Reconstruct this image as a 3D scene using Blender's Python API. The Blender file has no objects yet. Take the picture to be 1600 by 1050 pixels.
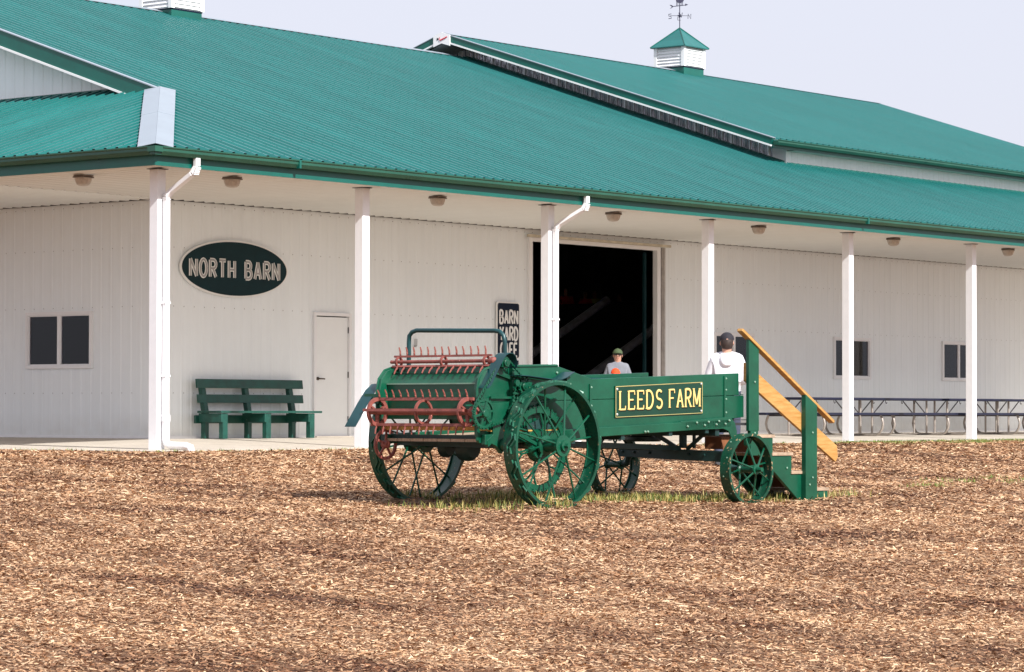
import bpy, math, random
import numpy as np
from mathutils import Vector, Matrix
random.seed(7); rng = np.random.default_rng(7)
S = bpy.context.scene; COL = S.collection; D = bpy.data
R = math.radians

# ------------------------------------------------------------------ camera, sky, sun, exposure
cam_pos = Vector((-32.1149, -32.7106, .4365))
yaw, pit, rol, fpx = R(51.406), R(1.49), R(.103), 4537.24
fw = Vector((math.sin(yaw)*math.cos(pit), math.cos(yaw)*math.cos(pit), math.sin(pit)))
rt = Vector((math.cos(yaw), -math.sin(yaw), 0)); up = rt.cross(fw)
r2 = rt*math.cos(rol)+up*math.sin(rol); u2 = -rt*math.sin(rol)+up*math.cos(rol)
cd = D.cameras.new('camera'); cam = D.objects.new('camera', cd); COL.objects.link(cam)
cd.sensor_width = 36; cd.lens = fpx/1600*36; cd.clip_start = .1; cd.clip_end = 2000
m = Matrix((r2, u2, -fw)).transposed().to_4x4(); m.translation = cam_pos; cam.matrix_world = m
S.camera = cam

sun_dir = Vector((-.235, -.94, .757)).normalized()      # towards the sun
W = D.worlds.new('World'); S.world = W; W.use_nodes = True
nt = W.node_tree; nt.nodes.clear()
o_ = nt.nodes.new('ShaderNodeOutputWorld'); bg = nt.nodes.new('ShaderNodeBackground')
sky = nt.nodes.new('ShaderNodeTexSky'); sky.sky_type = 'NISHITA'; sky.sun_disc = False
sky.sun_elevation = math.asin(sun_dir.z); sky.sun_rotation = math.atan2(sun_dir.x, sun_dir.y) % (2*math.pi)
sky.dust_density = 4; sky.air_density = 1.2; sky.ozone_density = 1.5
mx = nt.nodes.new('ShaderNodeMix'); mx.data_type = 'RGBA'; mx.inputs[0].default_value = .90
mx.inputs['B'].default_value = (5.0, 5.1, 5.85, 1)        # thin bright overcast veil, even over the whole sky
nt.links.new(sky.outputs[0], mx.inputs['A']); nt.links.new(mx.outputs['Result'], bg.inputs[0])
bg.inputs[1].default_value = .11; nt.links.new(bg.outputs[0], o_.inputs[0])
sl = D.lights.new('sun', 'SUN'); sl.energy = 4.7; sl.angle = R(.8); sl.color = (1, .975, .94)
so = D.objects.new('sun', sl); COL.objects.link(so); so.rotation_euler = sun_dir.to_track_quat('Z', 'Y').to_euler()
so.location = (0, -40, 40)
S.view_settings.view_transform = 'Standard'; S.view_settings.look = 'None'
S.view_settings.exposure = .60; S.view_settings.gamma = 1; S.view_settings.use_curve_mapping = False

# ------------------------------------------------------------------ materials
MATS = {}
def mat(name, col, rough=.5, metal=0, var=.12, vscale=6, bump=0, bscale=60, col2=None, spots=None, coat=0, spec=.5, grain=None, alpha=None):
    """procedural paint / wood / metal: broad and fine colour variation, optional second colour, chips and grain"""
    if name in MATS: return MATS[name]
    M = D.materials.new(name); M.use_nodes = True; t = M.node_tree; N = t.nodes; L = t.links
    b = N['Principled BSDF']; b.inputs['Roughness'].default_value = rough; b.inputs['Metallic'].default_value = metal
    b.inputs['Coat Weight'].default_value = coat; b.inputs['Specular IOR Level'].default_value = spec
    tc = N.new('ShaderNodeTexCoord'); mp = N.new('ShaderNodeMapping'); L.new(tc.outputs['Object'], mp.inputs[0])
    if grain: mp.inputs['Scale'].default_value = grain
    n1 = N.new('ShaderNodeTexNoise'); n1.inputs['Scale'].default_value = vscale; n1.inputs['Detail'].default_value = 8; n1.inputs['Roughness'].default_value = .65
    L.new(mp.outputs[0], n1.inputs[0])
    cr = N.new('ShaderNodeValToRGB'); L.new(n1.outputs[0], cr.inputs[0])
    c2 = col2 if col2 else [c*(1-2*var) for c in col]; c3 = [min(1, c*(1+var)) for c in col]
    e = cr.color_ramp.elements; e[0].position = .32; e[0].color = (*c2, 1); e[1].position = .68; e[1].color = (*c3, 1)
    src = cr.outputs[0]
    if spots:
        sc, th, sc_col = spots
        n2 = N.new('ShaderNodeTexNoise'); n2.inputs['Scale'].default_value = sc; n2.inputs['Detail'].default_value = 5
        L.new(tc.outputs['Object'], n2.inputs[0])
        r = N.new('ShaderNodeValToRGB'); L.new(n2.outputs[0], r.inputs[0])
        r.color_ramp.elements[0].position = th; r.color_ramp.elements[1].position = th+.03
        k = N.new('ShaderNodeMix'); k.data_type = 'RGBA'; L.new(r.outputs[0], k.inputs[0]); L.new(src, k.inputs['A'])
        k.inputs['B'].default_value = (*sc_col, 1); src = k.outputs['Result']
    L.new(src, b.inputs['Base Color'])
    mr = N.new('ShaderNodeMapRange'); L.new(n1.outputs[0], mr.inputs[0]); mr.inputs[3].default_value = max(0, rough-.1); mr.inputs[4].default_value = min(1, rough+.12)
    L.new(mr.outputs[0], b.inputs['Roughness'])
    if bump:
        n3 = N.new('ShaderNodeTexNoise'); n3.inputs['Scale'].default_value = bscale; n3.inputs['Detail'].default_value = 6
        L.new(mp.outputs[0], n3.inputs[0]); bp = N.new('ShaderNodeBump'); bp.inputs['Strength'].default_value = bump; bp.inputs['Distance'].default_value = .01
        L.new(n3.outputs[0], bp.inputs['Height']); L.new(bp.outputs[0], b.inputs['Normal'])
    MATS[name] = M; return M

roofm = mat('roof_teal_steel', (.011, .132, .124), .34, 0, .07, 1.2, spec=.45)
trim = mat('trim_green_steel', (.004, .105, .082), .35, 0, .08, 2)
gutm = mat('gutter_green', (.015, .085, .055), .3, 0, .1, 2)
whitem = mat('wall_white_steel', (.845, .89, .91), .42, 0, .015, .7, spots=None)
whitet = mat('trim_white', (.84, .84, .85), .4, 0, .02, 2)
_t = whitem.node_tree; _b = _t.nodes['Principled BSDF']; _src = _b.inputs['Base Color'].links[0].from_socket
_g = _t.nodes.new('ShaderNodeNewGeometry'); _s = _t.nodes.new('ShaderNodeSeparateXYZ'); _t.links.new(_g.outputs['Position'], _s.inputs[0])
_mr = _t.nodes.new('ShaderNodeMapRange'); _t.links.new(_s.outputs[2], _mr.inputs[0]); _mr.inputs[1].default_value = .42; _mr.inputs[2].default_value = .02
_ns = _t.nodes.new('ShaderNodeTexNoise'); _ns.inputs['Scale'].default_value = 5; _ns.inputs['Detail'].default_value = 7; _t.links.new(_g.outputs['Position'], _ns.inputs[0])
_mu = _t.nodes.new('ShaderNodeMath'); _mu.operation = 'MULTIPLY'; _t.links.new(_mr.outputs[0], _mu.inputs[0]); _t.links.new(_ns.outputs[0], _mu.inputs[1])
_m2 = _t.nodes.new('ShaderNodeMath'); _m2.operation = 'MULTIPLY'; _t.links.new(_mu.outputs[0], _m2.inputs[0]); _m2.inputs[1].default_value = .45
_mx = _t.nodes.new('ShaderNodeMix'); _mx.data_type = 'RGBA'; _t.links.new(_m2.outputs[0], _mx.inputs[0]); _t.links.new(_src, _mx.inputs['A']); _mx.inputs['B'].default_value = (.50, .42, .33, 1)
_t.links.new(_mx.outputs['Result'], _b.inputs['Base Color'])
def weather(M, k, streak):
    t = M.node_tree; N = t.nodes; L = t.links; b = N['Principled BSDF']; src = b.inputs['Base Color'].links[0].from_socket
    oi = N.new('ShaderNodeObjectInfo'); mr = N.new('ShaderNodeMapRange'); L.new(oi.outputs['Random'], mr.inputs[0]); mr.inputs[3].default_value = 1-k; mr.inputs[4].default_value = 1+k
    g = N.new('ShaderNodeNewGeometry'); oc = N.new('ShaderNodeTexCoord'); mp = N.new('ShaderNodeMapping'); mp.inputs['Scale'].default_value = (9, .35, 1); L.new(oc.outputs['Object'], mp.inputs[0])
    ad = N.new('ShaderNodeVectorMath'); ad.operation = 'ADD'; L.new(mp.outputs[0], ad.inputs[0]); L.new(oi.outputs['Location'], ad.inputs[1])
    n = N.new('ShaderNodeTexNoise'); n.inputs['Scale'].default_value = 1.0; n.inputs['Detail'].default_value = 5; L.new(ad.outputs[0], n.inputs[0])
    m2 = N.new('ShaderNodeMapRange'); L.new(n.outputs[0], m2.inputs[0]); m2.inputs[1].default_value = .3; m2.inputs[2].default_value = .7; m2.inputs[3].default_value = 1-streak; m2.inputs[4].default_value = 1+streak*.6
    mu = N.new('ShaderNodeMath'); mu.operation = 'MULTIPLY'; L.new(mr.outputs[0], mu.inputs[0]); L.new(m2.outputs[0], mu.inputs[1])
    v = N.new('ShaderNodeVectorMath'); v.operation = 'SCALE'; L.new(src, v.inputs[0]); L.new(mu.outputs[0], v.inputs['Scale']); L.new(v.outputs[0], b.inputs['Base Color'])
weather(roofm, .05, .16); weather(whitem, .012, .03)
soffm = mat('soffit_cream_steel', (.79, .805, .785), .5, 0, .02, 1)
palem = mat('flashing_pale', (.29, .335, .38), .4, .1, .04, 3)
dark = mat('dark_interior', (.42, .41, .42), .9, 0, .2, 2)
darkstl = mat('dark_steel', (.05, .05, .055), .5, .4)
screwm = mat('screw_dark', (.10, .10, .10), .5)
concm = mat('concrete', (.49, .435, .365), .9, 0, .07, 1.3, bump=.25, bscale=80, spots=(9, .70, (.38, .33, .27)))
pvc = mat('pvc_white', (.84, .84, .86), .35, 0, .02)
doorm = mat('door_white', (.84, .86, .86), .4, 0, .015, 3)
brass = mat('handle_metal', (.10, .08, .06), .3, .8)
signg = mat('sign_dark_green', (.005, .026, .032), .5, 0, .1, 4, spec=.15)
signw = mat('sign_white', (.85, .85, .83), .5, 0, .02)
signl = mat('sign_letter_grey', (.37, .36, .35), .6, 0, .05)
signn = mat('sign_navy', (.004, .012, .030), .5, spec=.15)
wgreen = mat('wagon_green', (.0012, .072, .036), .36, 0, .16, 3.5, bump=.12, bscale=30, spots=(55, .745, (.10, .17, .10)), coat=.12)
wgreen2 = mat('wagon_green_panel', (.001, .038, .020), .3, 0, .08, 4, coat=.15)
wblack = mat('running_gear_dark', (.012, .045, .042), .45, .1, .25, 6, spots=(30, .7, (.06, .09, .07)))
wteal = mat('guard_sheet', (.006, .050, .055), .36, .1, .12, 5)
rimg = mat('wheel_green', (.0012, .060, .031), .38, 0, .2, 5, bump=.15, spots=(34, .665, (.20, .17, .10)), coat=.1)
tread = mat('tread_green', (.002, .058, .030), .4, 0, .2, 5, spots=(26, .62, (.34, .24, .13)))
rust = mat('beater_red', (.25, .070, .055), .55, 0, .2, 12, bump=.15, spots=(45, .70, (.60, .24, .18)))
boltm = mat('bolt_head', (.22, .36, .27), .3, .1)
wood = mat('pine_board', (.42, .255, .085), .6, 0, .15, 5, bump=.2, bscale=20, grain=(1, 1, 9), col2=(.38, .17, .035), spots=(6, .73, (.24, .10, .02)))
woodt = mat('weathered_tread', (.40, .29, .20), .8, 0, .2, 10, bump=.3, grain=(1, 8, 1))
woodb = mat('brown_ply', (.20, .075, .030), .7, 0, .2, 8)
sill_w = mat('rear_sill_wood', (.50, .27, .06), .7, 0, .25, 9, col2=(.22, .11, .03), bump=.3)
gold = mat('gold_leaf', (.72, .53, .19), .4, 0, .08, 30)
blackp = mat('letter_shadow', (.004, .012, .008), .5)
benchg = mat('bench_green', (.005, .068, .050), .45, 0, .2, 8, bump=.2, bscale=40, spots=(24, .74, (.45, .42, .30)))
navy = mat('picnic_navy', (.004, .007, .030), .45, 0, .15, 8)
galv = mat('galvanised_pipe', (.40, .35, .31), .45, .45, .15, 14)
glassm = D.materials.new('window_glass'); glassm.use_nodes = True
_n = glassm.node_tree.nodes; _l = glassm.node_tree.links; _n.clear()
_o = _n.new('ShaderNodeOutputMaterial'); _m = _n.new('ShaderNodeMixShader'); _t = _n.new('ShaderNodeBsdfTransparent'); _g = _n.new('ShaderNodeBsdfGlossy'); _f = _n.new('ShaderNodeFresnel')
_t.inputs[0].default_value = (.75, .72, .78, 1); _g.inputs['Roughness'].default_value = .02; _f.inputs[0].default_value = 1.45
_l.new(_f.outputs[0], _m.inputs[0]); _l.new(_t.outputs[0], _m.inputs[1]); _l.new(_g.outputs[0], _m.inputs[2]); _l.new(_m.outputs[0], _o.inputs[0])
clearm = mat('clear_ribbed_sheet', (.46, .43, .50), .12, 0, .25, 3, spec=.9)
lensm = mat('lamp_glass', (.50, .44, .38), .3, 0, .1, 20)

# ------------------------------------------------------------------ mesh builder
class MB:
    def __init__(s, off=(0, 0, 0)): s.v = []; s.f = []; s.sm = []; s.o = Vector(off)
    def add(s, vs, fs, sm=False):
        b = len(s.v); s.v += [tuple(Vector(v)+s.o) for v in vs]; s.f += [tuple(b+i for i in f) for f in fs]; s.sm += [sm]*len(fs); return s
    def box(s, x0, x1, y0, y1, z0, z1):
        return s.add([(x0, y0, z0), (x1, y0, z0), (x1, y1, z0), (x0, y1, z0), (x0, y0, z1), (x1, y0, z1), (x1, y1, z1), (x0, y1, z1)],
                     [(0, 3, 2, 1), (4, 5, 6, 7), (0, 1, 5, 4), (1, 2, 6, 5), (2, 3, 7, 6), (3, 0, 4, 7)])
    def bar(s, p, q, w, h, u=(0, 0, 1)):
        p = Vector(p); q = Vector(q); d = (q-p).normalized(); u = Vector(u)
        a = d.cross(u)
        if a.length < 1e-4: a = d.cross(Vector((1, 0, 0)))
        a.normalize(); c = a.cross(d).normalized(); a *= w/2; c *= h/2
        vs = [e+i*a+j*c for e in (p, q) for i, j in ((-1, -1), (1, -1), (1, 1), (-1, 1))]
        return s.add(vs, [(0, 1, 2, 3), (7, 6, 5, 4), (0, 4, 5, 1), (1, 5, 6, 2), (2, 6, 7, 3), (3, 7, 4, 0)])
    def tube(s, path, r, n=8, closed=False, flat=None, rad=None):
        P = [Vector(p) for p in path]; k = len(P); vs = []; fs = []
        prev = None
        for i, p in enumerate(P):
            a = P[(i-1) % k] if (closed or i > 0) else p; b = P[(i+1) % k] if (closed or i < k-1) else p
            t = (b-a).normalized()
            if flat: side = t.cross(Vector(flat[0])); 
            else:
                ref = prev if prev is not None else (Vector((0, 0, 1)) if abs(t.z) < .9 else Vector((1, 0, 0)))
                side = t.cross(ref)
                if side.length < 1e-4: side = t.cross(Vector((0, 1, 0)))
            side.normalize(); nn = side.cross(t).normalized(); 
            if not flat: prev = nn
            rr = rad[i] if rad else r
            for j in range(n):
                an = 2*math.pi*(j+.5)/n
                vs.append(p+side*math.cos(an)*rr+nn*math.sin(an)*(flat[1] if flat else rr))
        m = k if closed else k-1
        for i in range(m):
            for j in range(n):
                a = i*n+j; b = i*n+(j+1) % n; c = ((i+1) % k)*n+(j+1) % n; d = ((i+1) % k)*n+j
                fs.append((a, b, c, d))
        if not closed: fs += [tuple(range(n-1, -1, -1)), tuple((k-1)*n+j for j in range(n))]
        return s.add(vs, fs, n > 5)
    def prism(s, poly, fn, t0, t1):
        """poly: 2d points; fn(p, q, t) -> 3d; extruded t0..t1"""
        n = len(poly); vs = [fn(p, q, t0) for p, q in poly]+[fn(p, q, t1) for p, q in poly]
        return s.add(vs, [tuple(range(n-1, -1, -1)), tuple(range(n, 2*n))]+[(i, (i+1) % n, n+(i+1) % n, n+i) for i in range(n)])
    def ringY(s, c, ro, ri, y0, y1, n=48):
        """flat band ring, axis along Y"""
        cx, cz = c; vs = []
        for i in range(n):
            a = 2*math.pi*i/n; x, z = math.cos(a), math.sin(a)
            vs += [(cx+ro*x, y0, cz+ro*z), (cx+ro*x, y1, cz+ro*z), (cx+ri*x, y1, cz+ri*z), (cx+ri*x, y0, cz+ri*z)]
        fs = []
        for i in range(n):
            a = 4*i; b = 4*((i+1) % n)
            for j in range(4): fs.append((a+j, b+j, b+(j+1) % 4, a+(j+1) % 4))
        return s.add(vs, fs)
    def lathe(s, prof, c=(0, 0, 0), ax='Z', n=16):
        c = Vector(c); vs = []; k = len(prof)
        for r, h in prof:
            for j in range(n):
                a = 2*math.pi*j/n; x, y = r*math.cos(a), r*math.sin(a)
                vs.append(c+(Vector((x, y, h)) if ax == 'Z' else Vector((x, h, y)) if ax == 'Y' else Vector((h, x, y))))
        fs = [(i*n+j, i*n+(j+1) % n, (i+1)*n+(j+1) % n, (i+1)*n+j) for i in range(k-1) for j in range(n)]
        fs += [tuple(range(n-1, -1, -1)), tuple((k-1)*n+j for j in range(n))]
        return s.add(vs, fs, True)
    def mesh(s, name, M, bevel=0):
        me = D.meshes.new(name); me.from_pydata(s.v, [], s.f); me.materials.append(M)
        me.polygons.foreach_set('use_smooth', s.sm); me.update()
        return me
    def build(s, name, M, parent=None, bevel=0, kind=None, label=None):
        o = inst(name, s.mesh(name, M), parent)
        # consistent outward normals
        import bmesh
        bm = bmesh.new(); bm.from_mesh(o.data); bmesh.ops.recalc_face_normals(bm, faces=bm.faces); bm.to_mesh(o.data); bm.free()
        if bevel:
            b = o.modifiers.new('bevel', 'BEVEL'); b.width = bevel; b.segments = 2; b.limit_method = 'ANGLE'; b.angle_limit = R(40)
        elif any(s.sm):
            try: o.data.set_sharp_from_angle(angle=R(40))
            except Exception: pass
        if kind: o['kind'] = kind
        if label: o['label'] = label
        return o
def inst(name, me, parent=None, mw=None):
    o = D.objects.new(name, me); COL.objects.link(o)
    if parent is not None: o.parent = parent
    if mw is not None: o.matrix_local = mw
    return o
def thing(name, label, cat, loc=(0, 0, 0), rz=0, group=None):
    o = D.objects.new(name, None); COL.objects.link(o); o.location = loc; o.rotation_euler = (0, 0, rz)
    o.empty_display_size = .2; o['label'] = label; o['category'] = cat
    if group: o['group'] = group
    return o
def tag(o, label, cat, group=None):
    o['label'] = label; o['category'] = cat
    if group: o['group'] = group
    return o
def copy_tree(o, parent=None):
    kids = [c for c in D.objects if c.parent == o]
    c = o.copy(); COL.objects.link(c)
    if parent is not None: c.parent = parent
    for k in kids: copy_tree(k, c)
    return c

# ------------------------------------------------------------------ ground
BED = []
for _a, _b, _h in ((0, .07, .045), (.12, .07, .03), (-.15, .07, .04), (0, 1.77, .05), (2.8, .05, .035), (2.8, 1.75, .05), (4.1, .25, .02)):
    _d = R(4.0); BED.append((-11.517+_a*math.cos(_d)+_b*math.sin(_d), -16.811-_a*math.sin(_d)+_b*math.cos(_d), _h))
def gz(y):
    t = np.maximum(0, -5-y); return -.125-.0249*t-.00017*t*t
def und(x, y):   # slight hollows in the mulch
    return .018*np.sin(x*.9+y*.4)*np.sin(y*.7-x*.2)+.010*np.sin(x*2.3+1)*np.sin(y*1.9+.5)
def ground_h(x, y):
    add = 0*x
    for wx, wy, hh in BED: add = add+hh*np.exp(-((x-wx)**2+(y-wy)**2)/(2*.17**2))
    return ground0(x, y)+add
def ground0(x, y):
    w = np.clip((-5.2-y)/2, 0, 1); w2 = np.clip((-4.9-x)/2, 0, 1); return gz(y)+und(x, y)*np.maximum(w, w2)
def axis_pts(a, b, core0, core1, step):
    c = np.arange(core0, core1+1e-6, step)
    l = core0-np.geomspace(step, core0-a, 24)[::-1]; r = core1+np.geomspace(step, b-core1, 24)
    return np.concatenate([l, c, r])
gx = axis_pts(-700, 900, -34, 24, .5); gy = axis_pts(-700, 900, -36, 4, .5)
X_, Y_ = np.meshgrid(gx, gy); Z_ = np.where(Y_ < -60, gz(-60), ground_h(X_, Y_))
Z_ = np.where(Y_ < -60, gz(np.full_like(Y_, -60.)), Z_)
nx, ny = len(gx), len(gy)
me = D.meshes.new('mulch_ground')
ii = np.arange(nx*ny).reshape(ny, nx); q = np.stack([ii[:-1, :-1], ii[:-1, 1:], ii[1:, 1:], ii[1:, :-1]], -1).reshape(-1, 4)
me.from_pydata(np.stack([X_, Y_, Z_], -1).reshape(-1, 3).tolist(), [], q.tolist())
me.polygons.foreach_set('use_smooth', [True]*len(q))
ground = inst('mulch_ground', me); ground['kind'] = 'structure'; ground['label'] = 'brown bark mulch ground sloping gently up to the barn'

def mulch_mat(name, chips):
    M = D.materials.new(name); M.use_nodes = True; t = M.node_tree; N = t.nodes; L = t.links
    b = N['Principled BSDF']; b.inputs['Roughness'].default_value = .85; b.inputs['Specular IOR Level'].default_value = .25
    geo = N.new('ShaderNodeNewGeometry')
    mp = N.new('ShaderNodeMapping'); mp.inputs['Scale'].default_value = (1, 1, .0); L.new(geo.outputs['Position'], mp.inputs[0])
    # patches: damp broken bark against dry pale chips, in bands seen across the yard
    rot = N.new('ShaderNodeMapping'); rot.inputs['Rotation'].default_value = (0, 0, R(51)); rot.inputs['Scale'].default_value = (.55, .26, 0)
    L.new(geo.outputs['Position'], rot.inputs[0])
    pn = N.new('ShaderNodeTexNoise'); pn.inputs['Scale'].default_value = 1.7; pn.inputs['Detail'].default_value = 6; pn.inputs['Roughness'].default_value = .70
    L.new(rot.outputs[0], pn.inputs[0])
    pr = N.new('ShaderNodeMapRange'); L.new(pn.outputs[0], pr.inputs[0]); pr.inputs[1].default_value = .38; pr.inputs[2].default_value = .57
    if chips:
        at = N.new('ShaderNodeAttribute'); at.attribute_name = 'tone'; tone = at.outputs['Fac']
    else:
        vo = N.new('ShaderNodeTexVoronoi'); vo.inputs['Scale'].default_value = 34; vo.feature = 'F1'
        ms = N.new('ShaderNodeMapping'); ms.inputs['Scale'].default_value = (1, .55, 0); ms.inputs['Rotation'].default_value = (0, 0, .6)
        L.new(geo.outputs['Position'], ms.inputs[0]); L.new(ms.outputs[0], vo.inputs[0])
        sp = N.new('ShaderNodeSeparateColor'); L.new(vo.outputs['Color'], sp.inputs[0])
        n4 = N.new('ShaderNodeTexNoise'); n4.inputs['Scale'].default_value = 70; n4.inputs['Detail'].default_value = 4; L.new(mp.outputs[0], n4.inputs[0])
        av = N.new('ShaderNodeMath'); av.operation = 'MULTIPLY_ADD'; L.new(n4.outputs[0], av.inputs[0]); av.inputs[1].default_value = .7
        sc = N.new('ShaderNodeMath'); sc.operation = 'MULTIPLY'; L.new(sp.outputs[0], sc.inputs[0]); sc.inputs[1].default_value = .62
        L.new(sc.outputs[0], av.inputs[2]); sb = N.new('ShaderNodeMath'); sb.operation = 'SUBTRACT'; L.new(av.outputs[0], sb.inputs[0]); sb.inputs[1].default_value = .22
        tone = sb.outputs[0]
        bp = N.new('ShaderNodeBump'); bp.inputs['Strength'].default_value = .9; bp.inputs['Distance'].default_value = .02
        L.new(sp.outputs[1], bp.inputs['Height']); L.new(bp.outputs[0], b.inputs['Normal'])
    def ramp(cols):
        cr = N.new('ShaderNodeValToRGB'); L.new(tone, cr.inputs[0]); e = cr.color_ramp.elements
        while len(e) < len(cols): e.new(.5)
        for x, (p, c) in zip(e, cols): x.position = p; x.color = (*c, 1)
        return cr.outputs[0]
    kk = 1.04 if chips else .61
    RW = ramp
    ramp = lambda c: RW([(p, (q[0]*kk*1.0, q[1]*kk*.975, q[2]*kk*.93)) for p, q in c])
    dry = ramp([(0, (.085, .034, .018)), (.2, (.27, .130, .065)), (.5, (.50, .305, .175)), (.8, (.66, .455, .290)), (1, (.78, .60, .42))])
    damp = ramp([(0, (.030, .013, .010)), (.3, (.105, .043, .024)), (.62, (.25, .120, .066)), (.87, (.42, .25, .145)), (1, (.60, .42, .28))])
    mx = N.new('ShaderNodeMix'); mx.data_type = 'RGBA'; L.new(pr.outputs[0], mx.inputs[0]); L.new(damp, mx.inputs['A']); L.new(dry, mx.inputs['B'])
    L.new(mx.outputs['Result'], b.inputs['Base Color'])
    return M
me.materials.append(mulch_mat('mulch_bed', False))

# loose chips of bark lying on the bed
def chips():
    bands = [(11.5, 16, 3300, .80), (16, 21, 2200, .95), (21, 27, 1350, 1.1), (27, 35, 800, 1.35), (35, 44, 450, 1.7), (44, 60, 200, 2.2)]
    P = []; SZ = []
    th0 = math.atan2(fw.y, fw.x)
    for r0, r1, dn, sz in bands:
        area = R(29)*(r1*r1-r0*r0)/2; n = int(area*dn)
        r = np.sqrt(rng.uniform(r0*r0, r1*r1, n)); th = th0+rng.uniform(-R(14.5), R(14.5), n)
        x = cam_pos.x+r*np.cos(th); y = cam_pos.y+r*np.sin(th)
        ok = ~((x > -4.62) & (y > -4.62)); P.append(np.stack([x[ok], y[ok]], 1)); SZ.append(np.full(ok.sum(), sz))
    P = np.concatenate(P); SZ = np.concatenate(SZ); n = len(P)
    l = (rng.gamma(3, .0072, n)+.012)*SZ; w = rng.uniform(.006, .016, n)*SZ; l = np.minimum(l, .085*SZ)
    a = rng.uniform(0, 2*math.pi, n); tl = rng.normal(0, .20, n); rl = rng.normal(0, .34, n)
    ux = np.stack([np.cos(a)*np.cos(tl), np.sin(a)*np.cos(tl), np.sin(tl)], 1)*l[:, None]/2
    uy = np.stack([-np.sin(a)*np.cos(rl), np.cos(a)*np.cos(rl), np.sin(rl)], 1)*w[:, None]/2
    c = np.stack([P[:, 0], P[:, 1], ground_h(P[:, 0], P[:, 1])+rng.uniform(.004, .022, n)], 1)
    k = rng.uniform(.35, 1, (n, 4))
    V = np.stack([c-ux-uy*k[:, :1], c+ux-uy*k[:, 1:2], c+ux*.92+uy*k[:, 2:3], c-ux*.95+uy*k[:, 3:4]], 1).reshape(-1, 3)
    me = D.meshes.new('bark_chips'); me.vertices.add(4*n); me.vertices.foreach_set('co', V.ravel())
    me.loops.add(4*n); me.loops.foreach_set('vertex_index', np.arange(4*n)); me.polygons.add(n)
    me.polygons.foreach_set('loop_start', np.arange(n)*4); me.update(calc_edges=True)
    at = me.attributes.new('tone', 'FLOAT', 'FACE'); at.data.foreach_set('value', np.clip(rng.beta(1.15, 1.25, n), 0, 1))
    me.materials.append(mulch_mat('bark_chip', True))
    o = inst('bark_chips', me); o['kind'] = 'stuff'; o['label'] = 'loose bark chips strewn over the whole yard'; o['category'] = 'mulch'
chips()

# concrete walkway round the barn
walk = D.objects.new('concrete_walkway', None); COL.objects.link(walk); walk['kind'] = 'structure'
xs = [-4.6, 0]+[0.02+4.5*k for k in range(1, 11)]
for i in range(len(xs)-1):
    x0, x1 = xs[i]+.004, xs[i+1]-.004; b = -.10
    tz = (b, b, b, 0) if i == 0 else (b, b, 0, 0)          # falls 10 cm to the outer edge: (x0,out) (x1,out) (x1,in) (x0,in)
    if i == 0: tz = (b, b, 0, b)
    P = [(x0, -4.6), (x1, -4.6), (x1, 0), (x0, 0)]
    MB().add([(p[0], p[1], -.45) for p in P]+[(p[0], p[1], z) for p, z in zip(P, tz)], [(0, 3, 2, 1), (4, 5, 6), (4, 6, 7), (0, 1, 5, 4), (1, 2, 6, 5), (2, 3, 7, 6), (3, 0, 4, 7)]).build('concrete_slab', concm, walk, bevel=.01)
for i in range(5):
    y0, y1 = .008+4.5*i, 4.5*(i+1)
    MB().add([(-4.6, y0, -.45), (0, y0, -.45), (0, y1, -.45), (-4.6, y1, -.45), (-4.6, y0, -.10), (0, y0, 0), (0, y1, 0), (-4.6, y1, -.10)],
             [(0, 3, 2, 1), (4, 5, 6, 7), (0, 1, 5, 4), (1, 2, 6, 5), (2, 3, 7, 6), (3, 0, 4, 7)]).build('concrete_slab', concm, walk, bevel=.01)
MB().box(.006, 46, .006, 16.8, -.35, -.004).build('barn_floor', mat('floor_inside', (.42, .37, .31), .9), walk)

# ------------------------------------------------------------------ barn
barn = thing('barn', 'long white steel barn with teal ribbed roof, wrap-around porch and two cupolas', 'barn')
P9 = .2286; RIB0 = .27
PROF = [(-.032, 0), (-.014, 1), (.014, 1), (.032, 0), (.086, 0), (.096, .22), (.106, 0), (.124, 0), (.134, .22), (.144, 0)]
RPROF = [(-.050, 0), (-.024, 1), (.022, 1), (.030, 0)]
def prof_pts(u0, u1, h, phase=RIB0):
    """ribbed sheet section between u0 and u1: list of (u, height)"""
    k0 = math.floor((u0-phase)/P9)-1; k1 = math.ceil((u1-phase)/P9)+1; pts = []
    for k in range(k0, k1+1):
        for a, b in (RPROF if h > .03 else PROF): pts.append((phase+k*P9+a, b*h))
    us = np.array([p[0] for p in pts]); hs = np.array([p[1] for p in pts])
    out = [(u0, float(np.interp(u0, us, hs)))]+[(u, hh) for u, hh in pts if u0+1e-4 < u < u1-1e-4]+[(u1, float(np.interp(u1, us, hs)))]
    return out
CACHE = {}
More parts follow.
